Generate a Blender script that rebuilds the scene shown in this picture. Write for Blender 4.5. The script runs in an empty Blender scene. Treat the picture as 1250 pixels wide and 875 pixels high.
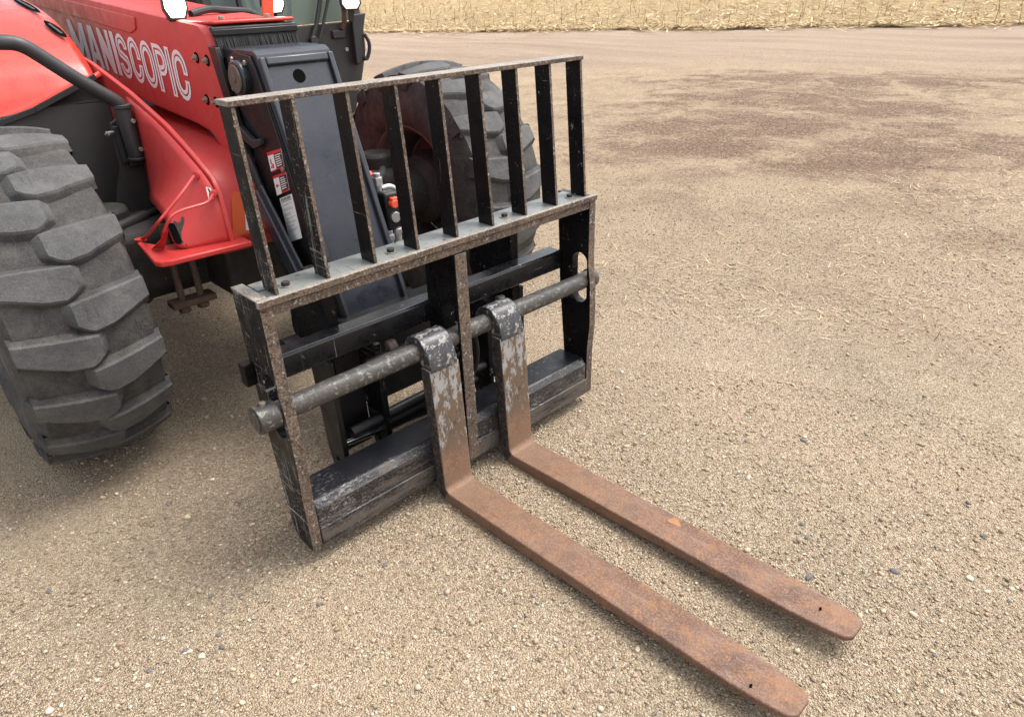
import bpy, bmesh, math, random
import numpy as np
from mathutils import Vector, Matrix
from mathutils.geometry import tessellate_polygon

# ------------------------------------------------------------------ camera, sky, sun, exposure
S = bpy.context.scene
COL = S.collection
R = math.radians
cam = bpy.data.cameras.new('camera')
cam.sensor_width = 36.0
cam.lens = 36.0 * 840.4 / 1250.0
cam.clip_start = 0.05
cam.clip_end = 2000.0
camo = bpy.data.objects.new('camera', cam)
COL.objects.link(camo)
c_r = Vector((0.7171205, -0.69621337, -0.03201768))
c_u = Vector((0.35018238, 0.32021724, 0.88024611))
c_f = Vector((0.6025865, 0.64245456, -0.473436))
camo.matrix_world = Matrix(((c_r.x, c_u.x, -c_f.x, -0.6045), (c_r.y, c_u.y, -c_f.y, -1.5286),
                            (c_r.z, c_u.z, -c_f.z, 1.4425), (0, 0, 0, 1)))
S.camera = camo

SUN_EL, SUN_AZ = R(62), R(335)       # azimuth: direction towards the sun, counter-clockwise from +X
world = bpy.data.worlds.new('World')
S.world = world
world.use_nodes = True
wn = world.node_tree
wn.nodes.clear()
sky = wn.nodes.new('ShaderNodeTexSky')
sky.sky_type = 'NISHITA'
sky.sun_disc = False
sky.sun_elevation = SUN_EL
sky.sun_rotation = R(90) - SUN_AZ
sky.dust_density = 4.0
sky.air_density = 1.0
hs = wn.nodes.new('ShaderNodeHueSaturation')
hs.inputs['Saturation'].default_value = 0.28
bg = wn.nodes.new('ShaderNodeBackground')
bg.inputs['Strength'].default_value = 0.15
wo = wn.nodes.new('ShaderNodeOutputWorld')
wn.links.new(sky.outputs[0], hs.inputs['Color'])
wn.links.new(hs.outputs[0], bg.inputs['Color'])
wn.links.new(bg.outputs[0], wo.inputs['Surface'])
sun = bpy.data.lights.new('sun', 'SUN')
sun.energy = 1.1
sun.angle = R(30)
sun.color = (1.0, 0.96, 0.9)
suno = bpy.data.objects.new('sun', sun)
COL.objects.link(suno)
sd = Vector((math.cos(SUN_EL) * math.cos(SUN_AZ), math.cos(SUN_EL) * math.sin(SUN_AZ), math.sin(SUN_EL)))
suno.rotation_euler = sd.to_track_quat('Z', 'Y').to_euler()
suno.location = (0, 0, 8)
S.view_settings.view_transform = 'Standard'
S.view_settings.look = 'None'
S.view_settings.exposure = 1.32
S.view_settings.gamma = 1.0
S.view_settings.use_curve_mapping = False

rng = np.random.default_rng(7)
random.seed(7)

# ------------------------------------------------------------------ material helpers
class NT:
    def __init__(self, name):
        self.m = bpy.data.materials.new(name)
        self.m.use_nodes = True
        self.t = self.m.node_tree
        self.t.nodes.clear()
        self.o = self.n('ShaderNodeOutputMaterial')
        self.b = self.n('ShaderNodeBsdfPrincipled')
        self.t.links.new(self.b.outputs[0], self.o.inputs['Surface'])
        self.tc = self.n('ShaderNodeTexCoord')
    def n(self, typ, **kw):
        nd = self.t.nodes.new(typ)
        for k, v in kw.items():
            setattr(nd, k, v)
        return nd
    def l(self, a, b):
        self.t.links.new(a, b)
    def coord(self, scale=(1, 1, 1), rot=(0, 0, 0)):
        mp = self.n('ShaderNodeMapping')
        mp.inputs['Scale'].default_value = scale
        mp.inputs['Rotation'].default_value = rot
        self.l(self.tc.outputs['Object'], mp.inputs['Vector'])
        return mp.outputs[0]
    def noise(self, scale, detail=4, rough=0.6, vec=None, dist=0.0):
        nd = self.n('ShaderNodeTexNoise')
        nd.inputs['Scale'].default_value = scale
        nd.inputs['Detail'].default_value = detail
        nd.inputs['Roughness'].default_value = rough
        nd.inputs['Distortion'].default_value = dist
        self.l(vec if vec is not None else self.tc.outputs['Object'], nd.inputs['Vector'])
        return nd.outputs[0]
    def ramp(self, fac, *stops):
        r = self.n('ShaderNodeValToRGB')
        e = r.color_ramp.elements
        while len(e) < len(stops):
            e.new(0.5)
        for i, (p, c) in enumerate(stops):
            e[i].position = p
            e[i].color = (c, c, c, 1) if isinstance(c, (int, float)) else (*c, 1)
        self.l(fac, r.inputs[0])
        return r.outputs[0]
    def mix(self, fac, a, b):
        x = self.n('ShaderNodeMix', data_type='RGBA')
        for s, v in ((x.inputs[0], fac), (x.inputs[6], a), (x.inputs[7], b)):
            if isinstance(v, (int, float)):
                s.default_value = v
            elif isinstance(v, tuple):
                s.default_value = (*v, 1)
            else:
                self.l(v, s)
        return x.outputs[2]
    def math(self, op, a, b):
        x = self.n('ShaderNodeMath', operation=op)
        for s, v in ((x.inputs[0], a), (x.inputs[1], b)):
            if isinstance(v, (int, float)):
                s.default_value = v
            else:
                self.l(v, s)
        return x.outputs[0]
    def sep(self, which):
        g = self.n('ShaderNodeSeparateXYZ')
        self.l(self.tc.outputs['Object'], g.inputs[0])
        return g.outputs[which]
    def bump(self, h, strength=0.3, dist=0.01):
        x = self.n('ShaderNodeBump')
        x.inputs['Strength'].default_value = strength
        x.inputs['Distance'].default_value = dist
        self.l(h, x.inputs['Height'])
        self.l(x.outputs[0], self.b.inputs['Normal'])
    def set(self, color=None, rough=None, metal=None, spec=None):
        for k, v in (('Base Color', color), ('Roughness', rough), ('Metallic', metal), ('Specular IOR Level', spec)):
            if v is None:
                continue
            if isinstance(v, (int, float)):
                self.b.inputs[k].default_value = v
            elif isinstance(v, tuple):
                self.b.inputs[k].default_value = (*v, 1)
            else:
                self.l(v, self.b.inputs[k])
        return self.m

M = {}
def mat_paint(name, base, rough=0.4, dust=0.0, dustc=(0.3, 0.25, 0.19), scratch=0.0, chipc=(0.32, 0.30, 0.27), chips=0.0, spec=0.5, var=0.25):
    t = NT(name)
    lo = tuple(c * (1 - var) for c in base)
    c = t.mix(t.noise(3.0, 3), lo, base)
    if dust > 0:
        d = t.ramp(t.noise(6, 6, 0.7), (0.35, 0.0), (0.8, dust))
        c = t.mix(d, c, dustc)
        d2 = t.ramp(t.noise(260, 2, 0.5), (0.62, 0.0), (0.72, min(1, dust * 1.6)))
        c = t.mix(d2, c, dustc)
    if chips > 0:
        k = t.ramp(t.noise(38, 7, 0.72), (0.66 - chips * 0.2, 0.0), (0.69 - chips * 0.2, 1.0))
        c = t.mix(k, c, chipc)
    if scratch > 0:
        for sc, ro in (((160, 160, 5), (0.9, 0.35, 0.2)), ((140, 6, 140), (0.5, 0.9, 0.3)), ((5, 150, 150), (0.3, 0.6, 0.5))):
            s = t.noise(1.0, 3, 0.6, t.coord(sc, ro))
            area = t.ramp(t.noise(4.5, 3), (0.42, 0.0), (0.62, 1.0))
            k = t.math('MULTIPLY', t.ramp(s, (0.78 - scratch * 0.11, 0.0), (0.82 - scratch * 0.11, 0.85)), area)
            c = t.mix(k, c, chipc)
    r = t.ramp(t.noise(14, 5, 0.7), (0.3, max(0.05, rough - 0.12)), (0.75, min(1, rough + 0.2)))
    t.bump(t.noise(90, 4, 0.6), 0.08, 0.004)
    M[name] = t.set(c, r, 0.0, spec)
    return M[name]

def mat_rust(name, a, b, cc, rough=0.75, grey=0.0, greyc=(0.36, 0.35, 0.34), black=0.0):
    t = NT(name)
    c = t.mix(t.ramp(t.noise(9, 6, 0.7), (0.35, 0.0), (0.68, 1.0)), a, b)
    c = t.mix(t.ramp(t.noise(170, 4, 0.7), (0.46, 0.0), (0.72, 0.75)), c, cc)
    c = t.mix(t.ramp(t.noise(330, 2, 0.6), (0.55, 0.0), (0.75, 0.6)), c, tuple(x * 0.45 for x in a))
    if grey > 0:
        v = t.coord((62, 62, 62), (0, 0, 0.2))
        k = t.ramp(t.noise(1.0, 8, 0.75, v), (0.62 - grey * 0.25, 0.0), (0.655 - grey * 0.25, 1.0))
        c = t.mix(k, c, greyc)
    if black > 0:
        k = t.ramp(t.noise(95, 7, 0.8), (0.60 - black * 0.22, 0.0), (0.70 - black * 0.22, 1.0))
        c = t.mix(k, c, (0.014, 0.014, 0.016))
    t.bump(t.noise(140, 5, 0.7), 0.35, 0.003)
    r = t.ramp(t.noise(30, 4), (0.3, rough - 0.15), (0.7, min(1, rough + 0.15)))
    M[name] = t.set(c, r, 0.0, 0.4)
    return M[name]

def mat_plain(name, col, rough=0.5, metal=0.0, spec=0.5, var=0.15, scale=12):
    t = NT(name)
    c = t.mix(t.noise(scale, 5), tuple(x * (1 - var) for x in col), tuple(min(1, x * (1 + var)) for x in col))
    r = t.ramp(t.noise(scale * 2, 4), (0.3, max(0.03, rough - 0.08)), (0.7, min(1, rough + 0.1)))
    M[name] = t.set(c, r, metal, spec)
    return M[name]

mat_paint('black_paint', (0.0045, 0.0045, 0.0060), 0.26, 0.03, chipc=(0.30, 0.29, 0.28), scratch=0.75, chips=0.05, spec=0.16)
mat_paint('black_gloss', (0.005, 0.0055, 0.0075), 0.26, 0.03, chipc=(0.30, 0.29, 0.28), scratch=0.75, chips=0.05, spec=0.55)
mat_paint('black_worn', (0.007, 0.007, 0.008), 0.42, 0.015, spec=0.15, scratch=1.55, chips=0.16, chipc=(0.36, 0.35, 0.33))
def mat_beam(name, cover, brown):
    # painted beam rubbed bare by pallets: streaks along its length, black left in the lows
    t = NT(name)
    c = t.mix(t.noise(3.0, 3), (0.006, 0.006, 0.008), (0.010, 0.011, 0.014))
    v = t.coord((40, 130, 130), (0, 0.4, 0))
    s1 = t.noise(1.0, 9, 0.78, v)
    v2 = t.coord((95, 170, 170), (0, -0.6, 0))
    s2 = t.noise(1.0, 8, 0.8, v2)
    area = t.ramp(t.noise(5, 4), (0.35, 0.0), (0.6, 0.11))
    k = t.ramp(t.math('ADD', t.math('MULTIPLY', t.math('ADD', s1, s2), 0.5), area), (0.64 - cover * 0.16, 0.0), (0.72 - cover * 0.16, 0.9))
    c = t.mix(k, c, (0.27, 0.26, 0.255))
    if brown > 0:
        kb = t.ramp(t.noise(1.0, 7, 0.7, t.coord((5, 30, 40))), (0.62 - brown * 0.3, 0.0), (0.72 - brown * 0.3, 0.9))
        c = t.mix(kb, c, (0.082, 0.068, 0.056))
        c = t.mix(t.ramp(t.noise(220, 3, 0.7), (0.5, 0.0), (0.7, 0.5)), c, (0.22, 0.19, 0.16))
    t.bump(t.noise(90, 5, 0.7), 0.2, 0.003)
    M[name] = t.set(c, t.ramp(t.noise(14, 5, 0.7), (0.3, 0.3), (0.7, 0.55)), 0, 0.4)
mat_beam('black_beam', 0.02, 0.0)
mat_beam('beam_strip', 0.10, 0.62)
mat_beam('beam_front', 0.20, 0.34)
mat_paint('shelf_grey', (0.17, 0.185, 0.175), 0.40, 0.35, dustc=(0.34, 0.30, 0.24), scratch=1.2, chips=0.30, chipc=(0.045, 0.05, 0.05))
mat_paint('boom_navy', (0.012, 0.016, 0.026), 0.30, 0.06, dustc=(0.30, 0.28, 0.26), scratch=0.12, chips=0.0, spec=0.6)
mat_paint('boom_black', (0.006, 0.006, 0.007), 0.42, 0.03, spec=0.4)
mat_paint('red_paint', (0.56, 0.050, 0.046), 0.36, 0.10, dustc=(0.40, 0.25, 0.22), spec=0.5, var=0.10)
mat_paint('red_worn', (0.50, 0.026, 0.024), 0.42, 0.14, dustc=(0.36, 0.22, 0.17), chips=0.09, scratch=0.5, chipc=(0.05, 0.04, 0.035), spec=0.5, var=0.12)
mat_paint('hood_red', (0.52, 0.040, 0.024), 0.30, 0.03, dustc=(0.5, 0.3, 0.25), var=0.08)
mat_paint('grey_plastic', (0.040, 0.038, 0.037), 0.58, 0.05, dustc=(0.2, 0.18, 0.15))
mat_paint('rail_grey', (0.028, 0.027, 0.029), 0.5, 0.06, dustc=(0.25, 0.22, 0.2))
mat_paint('cab_black', (0.019, 0.018, 0.017), 0.55, 0.1, dustc=(0.2, 0.17, 0.14))
mat_paint('axle_black', (0.009, 0.0085, 0.008), 0.7, 0.22, dustc=(0.16, 0.13, 0.10), chips=0.06, chipc=(0.12, 0.07, 0.05))
mat_rust('rust_edge', (0.040, 0.027, 0.020), (0.135, 0.082, 0.050), (0.30, 0.25, 0.20), black=0.38, grey=0.16, greyc=(0.34, 0.31, 0.28))
mat_rust('rust_edge_pale', (0.14, 0.11, 0.085), (0.30, 0.26, 0.215), (0.46, 0.43, 0.39), black=0.22, grey=0.2)
mat_rust('strip_rust', (0.11, 0.085, 0.065), (0.24, 0.19, 0.15), (0.30, 0.29, 0.27), black=0.1, rough=0.65)
mat_rust('shaft_steel', (0.034, 0.031, 0.029), (0.060, 0.053, 0.047), (0.10, 0.09, 0.08), rough=0.48, grey=0.26, greyc=(0.17, 0.158, 0.13))
mat_rust('rim_rust', (0.075, 0.055, 0.050), (0.12, 0.095, 0.086), (0.19, 0.165, 0.15))
mat_rust('brown_rust', (0.10, 0.06, 0.042), (0.17, 0.11, 0.08), (0.25, 0.2, 0.16))
mat_plain('chrome', (0.55, 0.56, 0.6), 0.18, 1.0)
mat_plain('bolt_steel', (0.30, 0.27, 0.22), 0.45, 0.6, scale=60)
mat_plain('dark_hole', (0.003, 0.003, 0.003), 0.9, spec=0.05)
mat_plain('rubber_hose', (0.018, 0.018, 0.018), 0.6, var=0.3)
mat_plain('label_white', (0.72, 0.71, 0.69), 0.5, var=0.04)
mat_plain('label_red', (0.55, 0.03, 0.03), 0.5, var=0.04)
mat_plain('label_black', (0.02, 0.02, 0.02), 0.5)
mat_plain('label_grey', (0.30, 0.30, 0.30), 0.5)
mat_plain('decal_white', (0.80, 0.77, 0.77), 0.45, var=0.06)
mat_plain('orange_sticker', (0.62, 0.11, 0.035), 0.45, var=0.1)
mat_plain('orange_cap', (0.70, 0.08, 0.03), 0.45)
mat_plain('zinc', (0.45, 0.46, 0.47), 0.35, 0.7, scale=40)
mat_plain('brass_cap', (0.13, 0.12, 0.09), 0.5, 0.5, scale=40)
mat_plain('grease_brown', (0.026, 0.015, 0.011), 0.6, var=0.5, scale=60)
mat_plain('brush_black', (0.018, 0.017, 0.018), 0.8, var=0.4)

def mat_tyre(name, lo, hi, dustc, damt):
    t = NT(name)
    c = t.mix(t.ramp(t.noise(6, 6, 0.7), (0.35, 0.0), (0.65, 1.0)), lo, hi)
    c = t.mix(t.ramp(t.noise(15, 7, 0.75), (0.46, 0.0), (0.70, damt)), c, dustc)
    c = t.mix(t.ramp(t.noise(300, 3, 0.7), (0.52, 0.0), (0.68, 0.5)), c, tuple(x * 1.25 for x in dustc))
    c = t.mix(t.ramp(t.noise(240, 3, 0.7), (0.54, 0.0), (0.70, 0.6)), c, tuple(x * 0.45 for x in lo))
    c = t.mix(t.ramp(t.noise(1.0, 5, 0.7, t.coord((60, 9, 9))), (0.60, 0.0), (0.70, 0.5)), c, tuple(x * 0.5 for x in lo))
    h = t.math('ADD', t.noise(240, 5, 0.75), t.math('MULTIPLY', t.noise(28, 5, 0.7), 2.2))
    t.bump(h, 0.5, 0.006)
    M[name] = t.set(c, t.ramp(t.noise(10, 4), (0.3, 0.6), (0.7, 0.9)), 0, 0.3)
mat_tyre('tyre', (0.028, 0.027, 0.027), (0.056, 0.054, 0.052), (0.130, 0.117, 0.102), 0.6)  # carcass darker than the abraded lug tops: shade in the gaps put into colour
mat_tyre('tyre_top', (0.055, 0.055, 0.056), (0.102, 0.101, 0.100), (0.155, 0.148, 0.138), 0.5)

def mat_fork():
    # bare rusty steel; the upper shank keeps grey-white scuffs, its flanks remains of black paint
    t = NT('fork_rust')
    a = t.mix(t.ramp(t.noise(7, 6, 0.7), (0.35, 0.0), (0.68, 1.0)), (0.092, 0.042, 0.025), (0.170, 0.090, 0.055))
    a = t.mix(t.ramp(t.noise(1.0, 6, 0.7, t.coord((34, 5, 34), (0, 0, 0.05))), (0.50, 0.0), (0.68, 0.55)), a, (0.24, 0.155, 0.115))
    a = t.mix(t.ramp(t.noise(17, 5, 0.75), (0.50, 0.0), (0.62, 0.85)), a, (0.215, 0.100, 0.042))
    a = t.mix(t.ramp(t.noise(6.5, 6, 0.75), (0.50, 0.0), (0.62, 0.75)), a, (0.072, 0.038, 0.027))
    mr = t.n('ShaderNodeMapRange')
    t.l(t.sep(1), mr.inputs[0])
    mr.inputs[1].default_value = -0.75
    mr.inputs[2].default_value = -0.10
    a = t.mix(t.math('MULTIPLY', mr.outputs[0], t.ramp(t.noise(11, 5), (0.3, 0.2), (0.7, 0.9))), a, (0.185, 0.108, 0.062))
    a = t.mix(t.ramp(t.noise(190, 4, 0.7), (0.46, 0.0), (0.70, 0.7)), a, (0.29, 0.185, 0.130))
    a = t.mix(t.ramp(t.noise(360, 2, 0.6), (0.54, 0.0), (0.74, 0.6)), a, (0.07, 0.035, 0.026))
    # white-grey scuffing on the shank
    zz = t.n('ShaderNodeMapRange')
    t.l(t.sep(2), zz.inputs[0])
    zz.inputs[1].default_value = 0.08
    zz.inputs[2].default_value = 0.44
    sc = t.noise(1.0, 8, 0.75, t.coord((42, 42, 16), (0, 0, 0.15)))
    k = t.math('MULTIPLY', t.ramp(t.math('ADD', sc, t.math('MULTIPLY', zz.outputs[0], 0.13)), (0.59, 0.0), (0.63, 1.0)),
               t.ramp(t.sep(2), (0.10, 0.0), (0.16, 1.0)))
    bk = t.math('MULTIPLY', t.ramp(t.noise(1.0, 8, 0.8, t.coord((60, 60, 26), (0, 0, 0.1))), (0.55, 0.0), (0.60, 0.8)), t.ramp(t.sep(2), (0.12, 0.0), (0.2, 1.0)))
    a = t.mix(t.ramp(t.sep(2), (0.09, 0.0), (0.16, 0.75)), a, (0.095, 0.068, 0.046))
    a = t.mix(k, a, (0.27, 0.262, 0.25))
    a = t.mix(bk, a, (0.045, 0.035, 0.028))
    t.bump(t.noise(150, 5, 0.7), 0.3, 0.003)
    M['fork'] = t.set(a, t.ramp(t.noise(24, 4), (0.3, 0.55), (0.7, 0.82)), 0, 0.4)
mat_fork()
mat_rust('fork_flank', (0.05, 0.038, 0.03), (0.10, 0.068, 0.05), (0.2, 0.17, 0.14), black=0.75)
mat_paint('fork_hook', (0.016, 0.019, 0.030), 0.38, 0.25, dustc=(0.26, 0.24, 0.21), scratch=1.4, chips=0.66, chipc=(0.27, 0.255, 0.23))

def mat_glass():
    t = NT('cab_glass')
    t.b.inputs['Transmission Weight'].default_value = 0.55
    t.b.inputs['IOR'].default_value = 1.15
    M['glass'] = t.set((0.20, 0.27, 0.26), 0.05, 0, 0.7)
mat_glass()
def mat_emit(name, col, s):
    t = NT(name)
    t.b.inputs['Emission Color'].default_value = (*col, 1)
    t.b.inputs['Emission Strength'].default_value = s
    M[name] = t.set((0.9, 0.9, 0.85), 0.2)
mat_emit('lamp_lit', (1.0, 0.97, 0.86), 4.0)
mat_emit('lamp_dim', (1.0, 0.97, 0.9), 0.35)

# ------------------------------------------------------------------ mesh helpers
class MB:
    """collects shapes in world metres; build() links them as one mesh object"""
    def __init__(self):
        self.v, self.f, self.mi = [], [], []
    def add(self, verts, faces, mi=0):
        k = len(self.v)
        self.v += [tuple(p) for p in verts]
        for f in faces:
            self.f.append(tuple(i + k for i in f))
            self.mi.append(mi if isinstance(mi, int) else 0)
        return self
    def box(self, a, b, mi=0):
        (x0, y0, z0), (x1, y1, z1) = a, b
        vs = [(x0, y0, z0), (x1, y0, z0), (x1, y1, z0), (x0, y1, z0), (x0, y0, z1), (x1, y0, z1), (x1, y1, z1), (x0, y1, z1)]
        return self.add(vs, [(3, 2, 1, 0), (4, 5, 6, 7), (0, 1, 5, 4), (1, 2, 6, 5), (2, 3, 7, 6), (3, 0, 4, 7)], mi)
    def obox(self, c, ax, ay, az, mi=0):
        """box from centre and three half-axis vectors"""
        c, ax, ay, az = map(Vector, (c, ax, ay, az))
        vs = [c + ax * i + ay * j + az * k for k in (-1, 1) for j in (-1, 1) for i in (-1, 1)]
        return self.add(vs, [(2, 3, 1, 0), (4, 5, 7, 6), (0, 1, 5, 4), (1, 3, 7, 5), (3, 2, 6, 7), (2, 0, 4, 6)], mi)
    def bar(self, p, q, w, h, up=(0, 0, 1), mi=0):
        p, q = Vector(p), Vector(q)
        d = (q - p)
        s = d.cross(Vector(up)).normalized()
        u = s.cross(d).normalized()
        return self.obox((p + q) / 2, d / 2, s * (w / 2), u * (h / 2), mi)
    def prism(self, prof, x0, x1, holes=(), axis='x', mi=0, edge_mi=None):
        """profile polygon (a,b) swept along an axis; axis x: (y,z), axis y: (x,z), axis z: (x,y)"""
        def P(q, t):
            return {'x': (t, q[0], q[1]), 'y': (q[0], t, q[1]), 'z': (q[0], q[1], t)}[axis]
        loops = [list(prof)] + [list(h) for h in holes]
        flat = [q for lp in loops for q in lp]
        n = len(flat)
        tris = tessellate_polygon([[Vector((q[0], q[1], 0)) for q in lp] for lp in loops])
        vs = [P(q, x0) for q in flat] + [P(q, x1) for q in flat]
        fs = [tuple(t) for t in tris] + [tuple(i + n for i in reversed(t)) for t in tris]
        mis = [mi] * len(fs)
        k = 0
        for li, lp in enumerate(loops):
            m = len(lp)
            for i in range(m):
                j = (i + 1) % m
                fs.append((k + i, k + j, n + k + j, n + k + i))
                e = mi if edge_mi is None else edge_mi(lp[i], lp[j], li)
                mis.append(e)
            k += m
        b = len(self.v)
        self.v += vs
        for f, e in zip(fs, mis):
            self.f.append(tuple(i + b for i in f))
            self.mi.append(e)
        return self
    def cyl(self, p, q, r, n=24, r2=None, mi=0, cap=True, cap_mi=None):
        p, q = Vector(p), Vector(q)
        d = (q - p).normalized()
        a = d.orthogonal().normalized()
        b = d.cross(a)
        r2 = r if r2 is None else r2
        vs = []
        for c, rr in ((p, r), (q, r2)):
            vs += [c + (a * math.cos(2 * math.pi * i / n) + b * math.sin(2 * math.pi * i / n)) * rr for i in range(n)]
        self.add(vs, [(i, (i + 1) % n, n + (i + 1) % n, n + i) for i in range(n)], mi)
        if cap:
            self.add(vs[:n], [tuple(reversed(range(n)))], mi if cap_mi is None else cap_mi)
            self.add(vs[n:], [tuple(range(n))], mi if cap_mi is None else cap_mi)
        return self
    def tube(self, pts, r, n=12, mi=0, smooth=3):
        pts = [Vector(p) for p in pts]
        for _ in range(smooth):
            if len(pts) < 3:
                break
            o = [pts[0]]
            for a, b in zip(pts, pts[1:]):
                o += [a * 0.75 + b * 0.25, a * 0.25 + b * 0.75]
            o.append(pts[-1])
            pts = o
        prev = None
        rings = []
        for i, p in enumerate(pts):
            d = (pts[min(i + 1, len(pts) - 1)] - pts[max(i - 1, 0)]).normalized()
            if prev is None:
                a = d.orthogonal().normalized()
            else:
                a = (prev - d * prev.dot(d)).normalized()
            prev = a
            b = d.cross(a)
            rings.append([p + (a * math.cos(2 * math.pi * k / n) + b * math.sin(2 * math.pi * k / n)) * r for k in range(n)])
        vs = [v for rg in rings for v in rg]
        fs = []
        for i in range(len(rings) - 1):
            for k in range(n):
                fs.append((i * n + k, i * n + (k + 1) % n, (i + 1) * n + (k + 1) % n, (i + 1) * n + k))
        fs.append(tuple(reversed(range(n))))
        fs.append(tuple((len(rings) - 1) * n + k for k in range(n)))
        return self.add(vs, fs, mi)
    def lathe(self, prof, cy, cz, n=64, mi=0):
        """profile (x, radius) revolved about an axle along X at (cy,cz)"""
        m = len(prof)
        vs = []
        for i in range(n):
            t = 2 * math.pi * i / n
            for x, r in prof:
                vs.append((x, cy + r * math.cos(t), cz + r * math.sin(t)))
        fs = []
        for i in range(n):
            j = (i + 1) % n
            for k in range(m - 1):
                fs.append((i * m + k, i * m + k + 1, j * m + k + 1, j * m + k))
        return self.add(vs, fs, mi)
    def build(self, name, mats, parent=None, bevel=0.0, smooth=35, seg=2, recalc=True):
        if isinstance(mats, str):
            mats = [mats]
        org = ORG.get(parent, Vector((0, 0, 0))) if parent is not None else Vector((0, 0, 0))
        me = bpy.data.meshes.new(name)
        me.from_pydata([(p[0] - org.x, p[1] - org.y, p[2] - org.z) for p in self.v], [], self.f)
        for m in mats:
            me.materials.append(M[m])
        for p, i in zip(me.polygons, self.mi):
            p.material_index = i
        if recalc:
            bm = bmesh.new()
            bm.from_mesh(me)
            bmesh.ops.remove_doubles(bm, verts=bm.verts, dist=1e-5)
            bmesh.ops.recalc_face_normals(bm, faces=bm.faces)
            bm.to_mesh(me)
            bm.free()
        if smooth:
            me.polygons.foreach_set('use_smooth', [True] * len(me.polygons))
            me.set_sharp_from_angle(angle=R(smooth))
        ob = bpy.data.objects.new(name, me)
        COL.objects.link(ob)
        if parent is not None:
            ob.parent = parent
            ORG[ob] = org
        if bevel:
            bv = ob.modifiers.new('edge', 'BEVEL')
            bv.width = bevel
            bv.segments = seg
            bv.limit_method = 'ANGLE'
            bv.angle_limit = R(40)
        return ob

ORG = {}
def thing(name, loc, label, cat, group=None):
    o = bpy.data.objects.new(name, None)
    COL.objects.link(o)
    o.location = loc
    o.empty_display_size = 0.1
    ORG[o] = Vector(loc)
    tag(o, label, cat, group)
    return o
def tag(o, label, cat, group=None):
    o['label'] = label
    o['category'] = cat
    if group:
        o['group'] = group
    return o
def kind(o, k, label=None):
    o['kind'] = k
    if label:
        o['label'] = label
    return o
def oval(cy, cz, ry, rz, n=24):
    """a slot: two half circles of radius ry joined by straight sides"""
    o = []
    for i in range(n):
        t = 2 * math.pi * i / n
        s = math.sin(t)
        o.append((cy + ry * math.cos(t), cz + ry * s + (rz - ry) * (1 if s > 1e-6 else -1 if s < -1e-6 else 0)))
    return o

# ------------------------------------------------------------------ ground
GX, GY = np.array([-0.6, -1.53])
FA, FB = np.array([17.2, 26.1]), np.array([27.0, 4.4])          # field edge
fdir = (FB - FA) / np.linalg.norm(FB - FA)
fnor = np.array([-fdir[1], fdir[0]])
if fnor @ (FA - np.array([0, 0])) < 0:
    fnor = -fnor

# patches of dark reddish-brown rotted litter lying on the yard: centre, two half-axes, strength
PATCHES = [(10.62, 4.63, 0.60, -1.04, 0.67, 0.38, 1.0), (12.30, 2.12, 0.61, -1.07, 0.72, 0.22, 1.0), (9.32, 2.07, 0.63, -0.97, 0.73, 0.29, 1.0), (7.37, 0.30, 0.51, -0.69, 0.65, 0.18, 1.1), (7.01, 2.13, 0.49, -0.69, 0.62, 0.32, 0.9), (6.78, 3.38, 0.46, -0.66, 0.51, 0.35, 0.7), (5.03, 2.66, 0.26, -0.35, 0.54, 0.41, 0.8), (3.85, 1.53, 0.22, -0.26, 0.25, 0.18, 0.7), (4.56, -0.69, 0.14, -0.17, 0.21, 0.05, 0.8), (5.96, 0.61, 0.29, -0.37, 0.30, 0.11, 0.9), (5.46, 1.26, 0.25, -0.33, 0.23, 0.12, 0.6), (8.84, 3.94, 0.36, -0.57, 0.42, 0.25, 0.8), (7.09, 5.22, 0.38, -0.57, 0.45, 0.40, 0.5), (4.42, 0.49, 0.33, -0.39, 0.20, 0.09, 0.4), (5.30, -0.06, 0.25, -0.31, 0.21, 0.07, 0.5), (5.79, 2.30, 0.24, -0.32, 0.28, 0.17, 0.7)]
def patch_mask(X, Y):
    m = np.zeros(np.shape(X))
    for (px, py, ax, ay, bx, by, s) in PATCHES:
        det = ax * by - ay * bx
        dx, dy = X - px, Y - py
        u = (dx * by - dy * bx) / det
        v = (ax * dy - ay * dx) / det
        m = m + s * np.exp(-(u * u + v * v) * 0.42)
    return np.minimum(m, 1.5) * 0.55 + 0.03

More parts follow.
